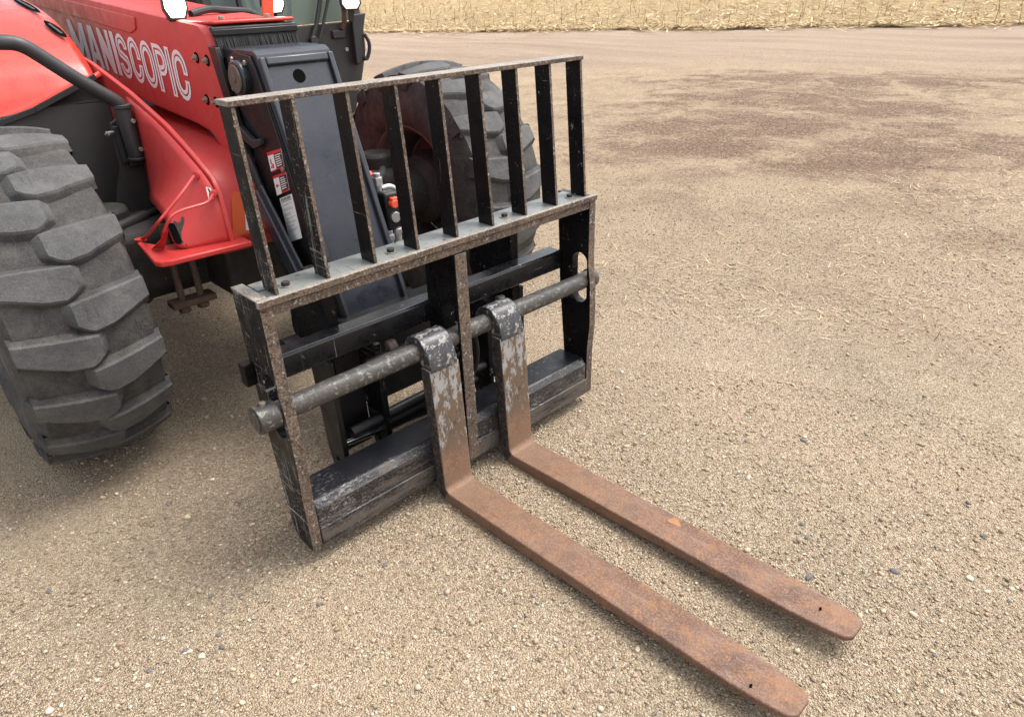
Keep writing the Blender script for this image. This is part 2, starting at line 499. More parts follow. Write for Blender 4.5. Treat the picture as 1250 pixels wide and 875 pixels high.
def mat_ground():
    t = NT('gravel_ground')
    tan = t.mix(t.ramp(t.noise(0.55, 5, 0.6), (0.35, 0.0), (0.65, 1.0)), (0.425, 0.312, 0.208), (0.395, 0.308, 0.196))
    tan = t.mix(t.ramp(t.noise(2.6, 6, 0.7), (0.4, 0.0), (0.7, 0.6)), tan, (0.31, 0.235, 0.165))
    def grit(scale, stops):
        vv = t.n('ShaderNodeTexVoronoi', feature='F1')
        vv.inputs['Scale'].default_value = scale
        t.l(t.tc.outputs['Object'], vv.inputs['Vector'])
        sv = t.n('ShaderNodeSeparateColor')
        t.l(vv.outputs['Color'], sv.inputs[0])
        return vv.outputs['Distance'], sv.outputs[0], sv.outputs[1], t.ramp(sv.outputs[0], *stops)
    cols = ((0.0, (0.135, 0.098, 0.064)), (0.30, (0.30, 0.222, 0.145)), (0.62, (0.41, 0.318, 0.215)), (0.86, (0.52, 0.42, 0.30)), (1.0, (0.68, 0.59, 0.46)))
    d1, r1, g1, c1 = grit(215, cols)
    d2, r2, g2, c2 = grit(95, cols)
    c = t.mix(0.72, tan, c1)
    big = t.math('MULTIPLY', t.ramp(g2, (0.66, 0.0), (0.68, 1.0)), t.ramp(d2, (0.40, 1.0), (0.46, 0.0)))
    c = t.mix(t.math('MULTIPLY', big, 0.8), c, c2)
    c = t.mix(t.ramp(t.noise(430, 3, 0.7), (0.54, 0.0), (0.68, 0.6)), c, (0.115, 0.082, 0.054))
    soft = t.ramp(t.noise(1.0, 4, 0.55, t.coord((0.9, 0.45, 1), (0, 0, 0.5))), (0.45, 0.0), (0.70, 0.6))
    c = t.mix(t.math('MULTIPLY', soft, 0.7), c, (0.44, 0.335, 0.22))
    tone = t.ramp(t.noise(0.8, 5, 0.6), (0.34, (0.90, 0.915, 0.95)), (0.52, (1.06, 1.075, 1.09)), (0.70, (1.16, 1.15, 1.19)))
    mt = t.n('ShaderNodeMix', data_type='RGBA', blend_type='MULTIPLY')
    mt.inputs[0].default_value = 1.0
    t.l(c, mt.inputs[6])
    t.l(tone, mt.inputs[7])
    c = mt.outputs[2]
    # trampled brown litter further out, pale worn lanes, dark patches
    dist = t.n('ShaderNodeVectorMath', operation='DISTANCE')
    t.l(t.tc.outputs['Object'], dist.inputs[0])
    dist.inputs[1].default_value = (-0.6, -1.5, 0)
    far = t.n('ShaderNodeMapRange')
    t.l(t.math('ADD', dist.outputs['Value'], t.math('MULTIPLY', t.noise(0.5, 4), 4.0)), far.inputs[0])
    far.inputs[1].default_value = 5.2
    far.inputs[2].default_value = 9.0
    litter = t.mix(t.ramp(t.noise(1.3, 8, 0.75), (0.38, 0.0), (0.62, 1.0)), (0.33, 0.235, 0.155), (0.47, 0.36, 0.235))
    pa = t.n('ShaderNodeAttribute', attribute_name='litter')
    br = t.math('ADD', t.math('MULTIPLY', t.noise(1.5, 8, 0.72, dist=0.6), 2.6), t.math('MULTIPLY', t.noise(11, 6, 0.8), 1.0))
    dk = t.ramp(t.math('ADD', pa.outputs['Fac'], t.math('SUBTRACT', br, 1.80)), (0.22, 0.0), (0.66, 0.9))
    litter = t.mix(dk, litter, (0.110, 0.054, 0.037))
    litter = t.mix(t.ramp(t.noise(38, 5, 0.8), (0.46, 0.0), (0.62, 0.7)), litter, (0.58, 0.46, 0.31))
    litter = t.mix(t.ramp(t.noise(75, 4, 0.8), (0.50, 0.0), (0.64, 0.6)), litter, (0.15, 0.10, 0.07))
    c = t.mix(far.outputs[0], c, litter)
    far2 = t.n('ShaderNodeMapRange')
    t.l(t.math('ADD', dist.outputs['Value'], t.math('MULTIPLY', t.noise(0.25, 3), 4.0)), far2.inputs[0])
    far2.inputs[1].default_value = 16.0
    far2.inputs[2].default_value = 19.0
    road = t.mix(t.ramp(t.noise(1.0, 7, 0.7, t.coord((0.9, 0.10, 1), (0, 0, 0.40))), (0.4, 0.0), (0.68, 1.0)), (0.42, 0.315, 0.225), (0.29, 0.21, 0.155))
    road = t.mix(t.ramp(t.noise(22, 6, 0.8), (0.45, 0.0), (0.65, 0.5)), road, (0.20, 0.145, 0.11))
    c = t.mix(far2.outputs[0], c, road)
    h = t.math('ADD', t.math('MULTIPLY', d1, -0.9), t.math('MULTIPLY', t.math('SUBTRACT', 0.5, d2), t.math('MULTIPLY', big, 1.6)))
    t.bump(t.math('ADD', h, t.math('MULTIPLY', t.noise(40, 5, 0.7), 1.2)), 1.0, 0.010)
    M['ground'] = t.set(c, 0.92, 0, 0.2)
mat_ground()

def grid(name, x0, x1, y0, y1, nx, ny, zf, mat):
    xs, ys = np.linspace(x0, x1, nx), np.linspace(y0, y1, ny)
    X, Y = np.meshgrid(xs, ys)
    Z = zf(X, Y)
    v = np.stack([X.ravel(), Y.ravel(), Z.ravel()], 1)
    f = []
    for j in range(ny - 1):
        for i in range(nx - 1):
            a = j * nx + i
            f.append((a, a + 1, a + nx + 1, a + nx))
    me = bpy.data.meshes.new(name)
    me.from_pydata(v.tolist(), [], f)
    me.materials.append(M[mat])
    me.polygons.foreach_set('use_smooth', [True] * len(me.polygons))
    o = bpy.data.objects.new(name, me)
    COL.objects.link(o)
    return o
def gz(X, Y):
    """gentle unevenness of the yard, flat where the machine stands"""
    d = np.hypot(X - 0.6, Y - 0.5)
    w = np.clip((d - 3.0) / 6.0, 0, 1)
    dip = 0.052 + (0.050 - 0.050 * np.clip((X + 0.25) / 1.85, 0, 1)) * np.exp(-((Y - 1.35) / 0.62) ** 4) * np.exp(-((X - 0.7) / 1.9) ** 6)
    return w * (0.03 * np.sin(X * 0.55 + 0.4 * Y) + 0.025 * np.sin(Y * 0.8 - 0.3 * X + 1.0) - 0.01) - dip
# graded spacing: fine near the machine, coarse to the horizon
def graded(c, near, farv, n1, n2):
    a = np.linspace(-near, near, n1)
    b = near * (farv / near) ** (np.arange(1, n2 + 1) / n2)
    return c + np.concatenate([-b[::-1], a, b])
gxs, gys = graded(5.0, 11.0, 900, 170, 24), graded(5.0, 11.0, 900, 170, 24)
X, Y = np.meshgrid(gxs, gys)
v = np.stack([X.ravel(), Y.ravel(), gz(X, Y).ravel()], 1)
nx = len(gxs)
f = [(j * nx + i, j * nx + i + 1, (j + 1) * nx + i + 1, (j + 1) * nx + i) for j in range(len(gys) - 1) for i in range(nx - 1)]
me = bpy.data.meshes.new('ground')
me.from_pydata(v.tolist(), [], f)
me.materials.append(M['ground'])
me.polygons.foreach_set('use_smooth', [True] * len(me.polygons))
at = me.attributes.new('litter', 'FLOAT', 'POINT')
at.data.foreach_set('value', patch_mask(X, Y).ravel().astype(np.float32))
ground = bpy.data.objects.new('ground', me)
COL.objects.link(ground)
kind(ground, 'structure')

def mat_field():
    t = NT('field_straw')
    c = t.mix(t.ramp(t.noise(2.2, 8, 0.8), (0.38, 0.0), (0.62, 1.0)), (0.36, 0.25, 0.13), (0.60, 0.47, 0.27))
    c = t.mix(t.ramp(t.noise(9, 6, 0.8), (0.48, 0.0), (0.7, 0.8)), c, (0.25, 0.165, 0.085))
    t.bump(t.noise(6, 8, 0.8), 1.0, 0.2)
    M['field'] = t.set(c, 0.95, 0, 0.1)
mat_field()
def field_z(s):
    return -0.02 + 0.035 * s
fv, ff = [], []
ss = [0, 0.3, 1, 3, 8, 20, 60, 160, 500]
ts = np.linspace(-400, 400, 60)
for s in ss:
    for tt in ts:
        p = FA + fdir * tt + fnor * (s + 0.25 * math.sin(tt * 1.7) * (s < 0.5))
        fv.append((p[0], p[1], -0.12 if s == 0 else min(field_z(s), 4.0)))
for j in range(len(ss) - 1):
    for i in range(len(ts) - 1):
        a = j * len(ts) + i
        ff.append((a, a + 1, a + len(ts) + 1, a + len(ts)))
me = bpy.data.meshes.new('stubble_field')
me.from_pydata(fv, [], ff)
me.materials.append(M['field'])
fo = bpy.data.objects.new('stubble_field', me)
COL.objects.link(fo)
kind(fo, 'structure')

# --- loose gravel: many small stones in one mesh
def mat_attr(name, attr, rough=0.9, bump=None):
    t = NT(name)
    a = t.n('ShaderNodeAttribute', attribute_name=attr)
    c = a.outputs['Color']
    if bump:
        c = t.mix(t.ramp(t.noise(bump, 4), (0.3, 0.0), (0.7, 0.35)), c, (0.25, 0.19, 0.13))
    M[name] = t.set(c, rough, 0, 0.25)
mat_attr('stone', 'tint', 0.85, 150)
mat_attr('straw', 'tint', 0.9)

def merged(name, V, F, C, mat):
    """V (n,k,3) verts, F (m,3) faces of one piece, C (n,3) colour of each piece"""
    n, k, _ = V.shape
    me = bpy.data.meshes.new(name)
    faces = (F[None, :, :] + (np.arange(n) * k)[:, None, None]).reshape(-1, F.shape[1])
    me.vertices.add(n * k)
    me.vertices.foreach_set('co', V.reshape(-1).astype(np.float32))
    nf, fs = faces.shape
    me.loops.add(nf * fs)
    me.loops.foreach_set('vertex_index', faces.reshape(-1).astype(np.int32))
    me.polygons.add(nf)
    me.polygons.foreach_set('loop_start', (np.arange(nf) * fs).astype(np.int32))
    at = me.color_attributes.new('tint', 'FLOAT_COLOR', 'POINT')
    cc = np.ones((n * k, 4), np.float32)
    cc[:, :3] = np.repeat(C, k, 0)
    at.data.foreach_set('color', cc.reshape(-1))
    me.materials.append(M[mat])
    me.update()
    me.validate()
    o = bpy.data.objects.new(name, me)
    COL.objects.link(o)
    return o

def ico_shape():
    bm = bmesh.new()
    bmesh.ops.create_icosphere(bm, subdivisions=1, radius=1)
    v = np.array([q.co[:] for q in bm.verts])
    f = np.array([[q.index for q in p.verts] for p in bm.faces])
    bm.free()
    return v, f
OCT_V = np.array([(1, 0, 0), (-1, 0, 0), (0, 1, 0), (0, -1, 0), (0, 0, 1), (0, 0, -1)], float)
OCT_F = np.array([(0, 2, 4), (2, 1, 4), (1, 3, 4), (3, 0, 4), (2, 0, 5), (1, 2, 5), (3, 1, 5), (0, 3, 5)])
STONE_COLS = np.array([(0.42, 0.32, 0.21), (0.47, 0.375, 0.255), (0.36, 0.265, 0.175), (0.52, 0.43, 0.31), (0.57, 0.50, 0.39), (0.40, 0.27, 0.18), (0.27, 0.225, 0.19), (0.46, 0.32, 0.22)])
STONE_COLS = STONE_COLS * np.array([1.05, 1.06, 1.10])
STONE_P = np.array([0.24, 0.22, 0.19, 0.13, 0.06, 0.08, 0.04, 0.04])
def stone_points(n, rmax, power):
    """scattered over the yard round the machine, thinning out with distance"""
    u = rng.random(n) ** power
    r = 0.7 + u * rmax
    tail = rng.random(n) < 0.30
    r = np.where(tail, 3.5 + rng.gamma(2.0, 1.7, n), r + np.abs(rng.normal(0, 0.9, n)) * (r > 0.6 * rmax))
    a = rng.uniform(R(-12), R(108), n)
    return GX + r * np.cos(a), GY + r * np.sin(a)
def stones(n, shape, size, rmax, power, jit):
    bv, bf = shape
    k = len(bv)
    x, y = stone_points(n, rmax, power)
    s = size(n)
    V = bv[None] * (1 + rng.normal(0, jit, (n, k, 1)))
    V = V * np.stack([s * rng.uniform(0.8, 1.5, n), s * rng.uniform(0.7, 1.1, n), s * rng.uniform(0.45, 0.8, n)], 1)[:, None, :]
    a = rng.uniform(0, 6.283, n)
    b = rng.normal(0, 0.35, n)
    ca, sa, cb, sb = np.cos(a), np.sin(a), np.cos(b), np.sin(b)
    vx = V[..., 0] * cb[:, None] - V[..., 2] * sb[:, None]
    vz = V[..., 0] * sb[:, None] + V[..., 2] * cb[:, None]
    wx = vx * ca[:, None] - V[..., 1] * sa[:, None]
    wy = vx * sa[:, None] + V[..., 1] * ca[:, None]
    z0 = gz(x, y) + s * rng.uniform(0.2, 0.5, n)
    W = np.stack([wx + x[:, None], wy + y[:, None], vz + z0[:, None]], 2)
    C = STONE_COLS[rng.choice(len(STONE_COLS), n, p=STONE_P)] * rng.uniform(0.5, 1.25, (n, 1))
    return W, bf, C
W, F, C = stones(190000, (OCT_V, OCT_F), lambda n: np.clip(rng.lognormal(math.log(0.0029), 0.36, n), 0.0016, 0.007), 4.6, 0.66, 0.18)
kind(merged('fine_gravel', W, F, C, 'stone'), 'stuff', 'tan grit and fine gravel covering the yard')
W, F, C = stones(11000, ico_shape(), lambda n: np.clip(rng.lognormal(math.log(0.0046), 0.30, n), 0.003, 0.011), 4.6, 0.66, 0.13)
kind(merged('coarse_gravel', W, F, C, 'stone'), 'stuff', 'coarser tan and grey stones strewn over the gravel yard')

# --- dry grass litter beyond the gravel
def blades(n, x, y, z, ln, wd, tilt, cols, lift=0.0):
    a = rng.uniform(0, 6.283, n)
    L = ln(n)
    w = wd(n)
    el = tilt(n)
    dx, dy, dz = np.cos(a) * np.cos(el), np.sin(a) * np.cos(el), np.sin(el)
    sx, sy = -np.sin(a), np.cos(a)
    p = np.stack([x, y, z], 1)
    d = np.stack([dx, dy, dz], 1) * L[:, None]
    s = np.stack([sx, sy, np.zeros(n)], 1) * (w / 2)[:, None]
    bend = rng.normal(0, 0.045, (n, 1)) * L[:, None]
    m = p + d * 0.5 + np.stack([sx, sy, np.abs(rng.normal(0, 0.5, n))], 1) * bend * np.array([1, 1, 0.4])
    V = np.stack([p - s, p + s, m - s, m + s, p + d - s * 0.4, p + d + s * 0.4], 1)
    F = np.array([(0, 1, 3, 2), (2, 3, 5, 4)])
    C = cols[rng.integers(0, len(cols), n)] * rng.uniform(0.75, 1.2, (n, 1))
    return V, F, C
n = 120000
r = 3.2 + rng.random(n) ** 0.75 * 16
a = rng.uniform(R(-12), R(58), n)
x, y = GX + r * np.cos(a), GY + r * np.sin(a)
keep = (r + 1.4 * np.sin(x * 1.1) + 1.2 * np.sin(y * 1.4 + 2) + rng.normal(0, 0.8, n)) > 4.6
x, y = x[keep], y[keep]
STRAW = np.array([(0.50, 0.385, 0.255), (0.42, 0.31, 0.205), (0.58, 0.47, 0.33), (0.32, 0.22, 0.15), (0.24, 0.155, 0.115)])
V, F, C = blades(len(x), x, y, gz(x, y) + 0.004, lambda k: rng.uniform(0.02, 0.085, k), lambda k: rng.uniform(0.0025, 0.006, k), lambda k: np.abs(rng.normal(0, 0.13, k)), STRAW)
sw = 0.22 * (np.sin(3.1 * x + 1.7 * y) + np.sin(2.3 * y - 4.1 * x + 2.0) + np.sin(6.7 * x + 5.3 * y + 1.0))
pm = np.clip(patch_mask(x, y) * 1.1 + sw + rng.normal(0, 0.25, len(x)), 0, 1)[:, None]
C = C * (1 - pm) + np.array([(0.16, 0.085, 0.060)]) * rng.uniform(0.6, 1.5, (len(x), 1)) * pm
kind(merged('dry_grass_litter', V, F, C, 'straw'), 'stuff', 'trampled dry grass and straw litter on the bare yard')

# --- corn stubble on the far field
n = 80000
s = 0.1 + rng.random(n) ** 1.7 * 45
tt = rng.uniform(-30, 60, n)
s[:9000] = 0.25 - np.abs(rng.normal(0, 0.75, 9000)) * (0.3 + np.abs(np.sin(tt[:9000] * 0.9) + np.sin(tt[:9000] * 2.3)))
p = FA + fdir * tt[:, None] + fnor * s[:, None]
CORN = np.array([(0.60, 0.46, 0.26), (0.52, 0.38, 0.20), (0.70, 0.57, 0.36), (0.30, 0.19, 0.09), (0.45, 0.31, 0.15)])
V, F, C = blades(n, p[:, 0], p[:, 1], np.maximum(field_z(s), -0.035) + rng.uniform(0, 0.05, n), lambda k: rng.uniform(0.12, 0.5, k), lambda k: rng.uniform(0.02, 0.05, k), lambda k: np.abs(rng.normal(0.0, 0.12, k)), CORN)
kind(merged('corn_residue', V, F, C, 'straw'), 'stuff', 'pale broken corn leaves and stalks lying on the far field')
n = 2200
s = 0.2 + np.round(rng.random(n) ** 1.5 * 45 / 0.76) * 0.76 + rng.normal(0, 0.05, n)
tt = rng.uniform(-30, 60, n)
p = FA + fdir * tt[:, None] + fnor * s[:, None]
V, F, C = blades(n, p[:, 0], p[:, 1], field_z(s), lambda k: rng.uniform(0.2, 0.75, k), lambda k: rng.uniform(0.012, 0.022, k), lambda k: rng.normal(1.2, 0.35, k), CORN * 0.6)
kind(merged('corn_stalk_stubs', V, F, C, 'straw'), 'stuff', 'standing cut corn stalk stubs in the far field')

# ------------------------------------------------------------------ fork carriage
car = thing('fork_carriage', (0.63, 0.07, 0.0), 'black steel pallet fork carriage with barred load backrest, scratched and rusty edged', 'fork carriage')
W_ = 1.26
def face_mat(o, m):
    o.data.materials.append(M[m])
    for q in o.data.polygons:
        if q.normal.y < -0.7:
            q.material_index = len(o.data.materials) - 1
def front_edge(p, q, li):
    """bare rusty steel on edges that face forward"""
    if li == 0 and abs(p[0]) < 0.03 and abs(q[0]) < 0.03:
        return 1
    return 0
prof = [(0.0, 0.792), (0.0, 0.54), (-0.010, 0.47), (-0.012, 0.30), (-0.002, 0.20), (0.0, 0.0), (0.085, 0.0), (0.108, 0.03), (0.140, 0.45), (0.150, 0.792)]
slot = oval(0.042, 0.485, 0.036, 0.098)
for x0, x1, m in ((0.0, 0.032, 'black_worn'), (1.228, 1.26, 'black_paint')):
    o = MB().prism(prof, x0, x1, [slot], edge_mi=front_edge).build('side_plate', [m, 'rust_edge'], car, 0.003)
cprof = [(-0.006, 0.752), (-0.006, 0.0), (0.03, 0.0), (0.150, 0.02), (0.150, 0.752)]
MB().prism(cprof, 0.606, 0.652, [slot], edge_mi=front_edge).build('centre_plate', ['black_paint', 'rust_edge'], car, 0.004)
# lower beam: left and right of the centre plate one continuous tube with a hard front wear strip
lb = MB().prism([(0.0, 0.008), (0.0, 0.134), (0.018, 0.156), (0.138, 0.156), (0.138, 0.008)], 0.033, 1.227).build('lower_beam', 'black_beam', car, 0.006)
face_mat(lb, 'beam_front')
MB().box((0.034, -0.005, 0.002), (1.226, 0.03, 0.068)).build('wear_strip', 'beam_strip', lb, 0.003)
ub = MB().box((0.033, 0.128, 0.500), (1.227, 0.196, 0.574)).build('upper_beam', 'black_gloss', car, 0.010, seg=3)
# shelf under the backrest
sh = MB()
sh.box((0.033, 0.012, 0.781), (1.227, 0.126, 0.794))
sh.build('shelf_plate', 'shelf_grey', car, 0.002)
fm = MB().box((-0.002, -0.006, 0.779), (1.262, 0.0115, 0.797)).build('shelf_front_bar', 'rust_edge_pale', car, 0.002)
face_mat(fm, 'rust_edge')
MB().box((0.0325, 0.001, 0.752), (1.2275, 0.0105, 0.7765)).build('shelf_lip', 'rust_edge', car, 0.002)
MB().box((0.034, 0.070, 0.7945), (0.095, 0.128, 0.7985)).build('corner_gusset', 'shelf_grey', car, 0.001)
MB().box((-0.001, 0.014, 0.7925), (0.031, 0.150, 0.7975)).build('plate_cap', 'rust_edge_pale', car, 0.001)
for bx, by in ((0.103, 0.056), (0.431, 0.062), (0.874, 0.059), (1.181, 0.053)):
    b = MB().cyl((bx, by, 0.794), (bx, by, 0.7965), 0.017, 20).build('washer', 'bolt_steel', car, 0.0005)
    MB().cyl((bx, by, 0.7965), (bx, by, 0.806), 0.0115, 6).build('bolt_head', 'label_black', b, 0.001)
# barred backrest, leaning back
YB, YT, ZT = 0.016, 0.060, 1.240
for i in range(9):
    x = 0.054 + i * 0.1455
    xt = 0.060 + i * 0.1468
    t = 0.0105
    vs = []
    for z, y, x_ in ((0.7945, YB, x), (ZT - 0.0105, YT, xt)):
        vs += [(x_, y, z), (x_ + t, y, z), (x_ + t, y + 0.064, z), (x_, y + 0.064, z)]
    m = MB()
    m.add(vs, [(3, 2, 1, 0), (4, 5, 6, 7), (1, 2, 6, 5), (2, 3, 7, 6), (3, 0, 4, 7)], 0)
    m.add(vs, [(0, 1, 5, 4)], 1)
    m.build('backrest_bar', ['black_worn' if i in (0, 1) else 'black_paint', 'rust_edge'], car, 0.0015)
fm = MB().box((0.055, YT - 0.003, ZT - 0.010), (1.250, YT + 0.066, ZT + 0.003)).build('backrest_top_rail', 'rust_edge_pale', car, 0.002)
face_mat(fm, 'rust_edge')
# fork shaft through the slots
SY, SZ = 0.030, 0.474
sf = MB().cyl((-0.03, SY, SZ), (1.275, SY, SZ), 0.030, 40).build('fork_shaft', 'shaft_steel', car, 0.002)
MB().cyl((-0.062, SY, SZ), (-0.006, SY, SZ), 0.039, 36).cyl((-0.066, SY, SZ), (-0.062, SY, SZ), 0.030, 36).build('shaft_collar', 'shaft_steel', sf, 0.003)
MB().cyl((1.264, SY, SZ), (1.288, SY, SZ), 0.036, 32).build('shaft_collar', 'shaft_steel', sf, 0.003)
MB().cyl((-0.035, SY, SZ + 0.036), (-0.035, SY, SZ + 0.047), 0.009, 6).build('set_screw', 'bolt_steel', sf, 0.001)
MB().box((-0.030, 0.118, 0.525), (-0.001, 0.150, 0.590)).build('side_stop', 'black_paint', car, 0.003)
# hitch brackets behind the carriage
for xa, sgn in ((0.268, 1), (1.066, -1)):
    br = MB()
    a, b = sorted((xa, xa + sgn * 0.038))
    br.prism([(0.197, 0.40), (0.197, 0.735), (0.30, 0.735), (0.42, 0.66), (0.44, 0.50), (0.40, 0.40)], a, b)
    o = br.build('hitch_bracket', 'black_paint', car, 0.004)
    c0, c1 = sorted((xa - sgn * 0.020, xa - sgn * 0.001))
    lp = [(0.197, 0.455), (0.197, 0.06), (0.215, 0.035), (0.25, 0.025), (0.285, 0.04), (0.30, 0.10), (0.32, 0.455)]
    MB().prism(lp, c0, c1, [oval(0.245, 0.075, 0.012, 0.0121, 12)]).build('hitch_arm', 'boom_black', o, 0.003)
    d0, d1 = sorted((xa + sgn * 0.150, xa + sgn * 0.172))
    MB().prism(lp, d0, d1, [oval(0.245, 0.075, 0.012, 0.0121, 12)]).build('hitch_arm', 'black_worn', o, 0.003)
    e0, e1 = sorted((xa, xa + sgn * 0.149))
    MB().box((e0 + 0.001, 0.300, 0.05), (e1 - 0.001, 0.316, 0.45)).build('hitch_web', 'boom_black', o, 0.002)
    MB().cyl((xa - sgn * 0.075, 0.36, 0.45), (xa - sgn * 0.021, 0.36, 0.45), 0.052, 36).cyl((xa - sgn * 0.08, 0.36, 0.45), (xa - sgn * 0.075, 0.36, 0.45), 0.038, 30).build('pivot_boss', 'boom_black', o, 0.004)
    f0, f1 = sorted((xa + sgn * 0.150, xa + sgn * 0.180))
    MB().prism([(0.110, 0.44), (0.105, 0.475), (0.118, 0.492), (0.140, 0.490), (0.142, 0.43)], f0, f1).build('rusty_lug', 'rim_rust', o, 0.004)
# lock cylinder and cross members
MB().prism([(0.33, 0.16), (0.33, 0.40), (0.40, 0.46), (0.52, 0.44), (0.52, 0.16)], 0.445, 0.905).build('hitch_crossbox', 'boom_black', car, 0.01)
lc = MB().cyl((0.44, 0.262, 0.115), (0.87, 0.262, 0.115), 0.034, 28).build('lock_cylinder', 'boom_black', car, 0.004)
MB().cyl((0.26, 0.262, 0.115), (0.62, 0.25, 0.086), 0.013, 20).build('chrome_rod', 'chrome', lc, 0.0)
MB().prism([(0.215, 0.06), (0.215, 0.15), (0.24, 0.18), (0.29, 0.17), (0.30, 0.06)], 0.425, 0.450).build('cylinder_lug', 'boom_black', lc, 0.003)
MB().cyl((0.30, 0.225, 0.165), (0.95, 0.225, 0.185), 0.020, 16).build('cross_tube', 'boom_black', car, 0.002)
MB().cyl((0.33, 0.115, 0.452), (0.605, 0.115, 0.462), 0.012, 14).build('thin_rod', 'boom_black', car, 0.001)
MB().tube([(0.665, 0.10, 0.47), (0.72, 0.11, 0.455), (0.765, 0.12, 0.40), (0.785, 0.13, 0.30), (0.765, 0.14, 0.22), (0.72, 0.15, 0.19)], 0.011, 12).build('loop_hose', 'rubber_hose', car)
MB().tube([(0.66, 0.13, 0.40), (0.69, 0.14, 0.30), (0.715, 0.15, 0.22)], 0.010, 12).build('loop_hose', 'rubber_hose', car)

# ------------------------------------------------------------------ the two forks
def fork(x0, x1, label, hole):
    w = x1 - x0
    tipy = -1.246
    th, tz = 0.045, 0.016
    ztop = lambda u: -0.012 + 0.030 * u
    yfs = lambda z: -0.060 + (z + 0.01) * 0.052          # shank front, leaning back a little
    yf, yb = yfs(0.43), yfs(0.43) + th
    ri = 0.022
    inner, outer, scale = [], [], []
    for zz in (0.432, 0.36, 0.28, 0.20, 0.13, 0.07, -0.012 + ri):
        inner.append((yfs(zz), zz))
        outer.append((yfs(zz) + th, zz))
        scale.append(1.0)
    y0 = yfs(-0.012 + ri)
    for k in range(1, 7):
        t = math.pi / 2 * k / 6
        inner.append((y0 - ri + ri * math.cos(t), -0.012 + ri - ri * math.sin(t)))
        outer.append((y0 - ri + (ri + th) * math.cos(t), -0.012 + ri - (ri + th) * math.sin(t)))
        scale.append(1.0)
    us = [k / 16 * 0.86 for k in range(1, 17)] + [0.89, 0.915, 0.938, 0.956, 0.971, 0.982, 0.991, 0.997, 1.0]
    for u in us:
        y = (y0 - ri) + (tipy - (y0 - ri)) * u
        inner.append((y, ztop(u)))
        outer.append((y, ztop(u) - (th + (tz - th) * max(0.0, (u - 0.2) / 0.8))))
        e = max(0.0, (u - 0.86) / 0.14)
        scale.append(1.0 - 0.30 * e ** 1.7 if e < 0.9 else 1.0 - 0.30 * e ** 1.7 - 0.28 * ((e - 0.9) / 0.1) ** 1.6)
    n = len(inner)
    mb = MB()
    vs = []
    cx = (x0 + x1) / 2
    for i in range(n):
        h = w / 2 * scale[i]
        for (yy, zz) in (inner[i], outer[i]):
            vs += [(cx - h, yy, zz), (cx + h, yy, zz)]
    fs, mi = [], []
    for i in range(n - 1):
        a, b = i * 4, (i + 1) * 4
        s_ = 1 if i < 10 else 0
        fs += [(a, a + 1, b + 1, b), (a + 3, a + 2, b + 2, b + 3), (a + 2, a, b, b + 2), (a + 1, a + 3, b + 3, b + 1)]
        mi += [0, s_, s_, s_]
    fs += [(0, 2, 3, 1)]; mi.append(0)
    e = (n - 1) * 4
    fs += [(e, e + 1, e + 3, e + 2)]; mi.append(0)
    mb.v += vs
    mb.f += fs
    mb.mi += mi
    # hook: an eye wrapped round the shaft
    hi = 0.0315
    ho = 0.054
    hx0, hx1 = x0 + 0.003, x1 - 0.008
    m = 18
    ring = []
    for k in range(m + 1):
        t = R(-55) + R(300) * k / m       # from the front lower side over the top to the rear
        t2 = math.pi - t
        ring.append((math.cos(t2), math.sin(t2)))
    prof = [(SY + c * ho, SZ + s * ho) for c, s in ring] + [(SY + c * hi, SZ + s * hi) for c, s in reversed(ring)]
    hk = MB().prism(prof, hx0, hx1)
    # neck from the eye down to the shank
    hk.prism([(yf + 0.003, 0.418), (yf - 0.0035, 0.428), (yf - 0.002, 0.452), (SY - 0.0565, 0.485), (SY - 0.050, 0.50), (SY - 0.033, 0.482), (SY - 0.033, 0.45), (yb + 0.002, 0.40), (yb + 0.002, 0.36), (yb - 0.01, 0.36)], hx0 + 0.001, hx1 - 0.001)
    org = Vector(((x0 + x1) / 2, yf, 0.0))
    o = thing('fork_tine', org, label, 'fork', 'forks hanging on the carriage shaft')
    bl = mb.build('tine', ['fork', 'fork_flank'], o, 0.005, smooth=40)
    hk.build('shaft_hook', 'fork_hook', o, 0.003)
    # locating hole near the tip
    hx, hy = hole
    hz = -0.012 + 0.030 * (-hy - 0.08) / 1.166
    MB().prism([(hx - 0.008, hy), (hx - 0.002, hy - 0.004), (hx + 0.008, hy - 0.001), (hx + 0.003, hy + 0.004)], hz + 0.0004, hz + 0.0014, axis='z').build('pin_hole', 'dark_hole', o)
    return o
fork(0.452, 0.568, 'plain rusty brown fork without any orange fleck, hooked over the carriage shaft', (0.478, -1.135))
r_f = fork(0.744, 0.859, 'rusty brown fork with a small orange fleck on its blade, hooked over the shaft', (0.802, -1.150))
t = NT('orange_fleck')
M['fleck'] = t.set(t.mix(t.noise(60, 4), (0.22, 0.095, 0.040), (0.36, 0.17, 0.06)), 0.7)
fp = []
for k in range(12):
    a = 2 * math.pi * k / 12
    rr = 0.014 * (1 + 0.25 * math.sin(3 * a + 1))
    fp.append((0.832 + rr * math.cos(a), -0.690 + rr * 1.5 * math.sin(a)))
MB().prism(fp, 0.001, 0.0046, axis='z').build('paint_fleck', 'fleck', r_f)
# ------------------------------------------------------------------ telehandler
tel = thing('telehandler', (0.65, 1.45, -0.05), 'red telehandler with black boom head, lit work lamps and big lugged tyres', 'telehandler')

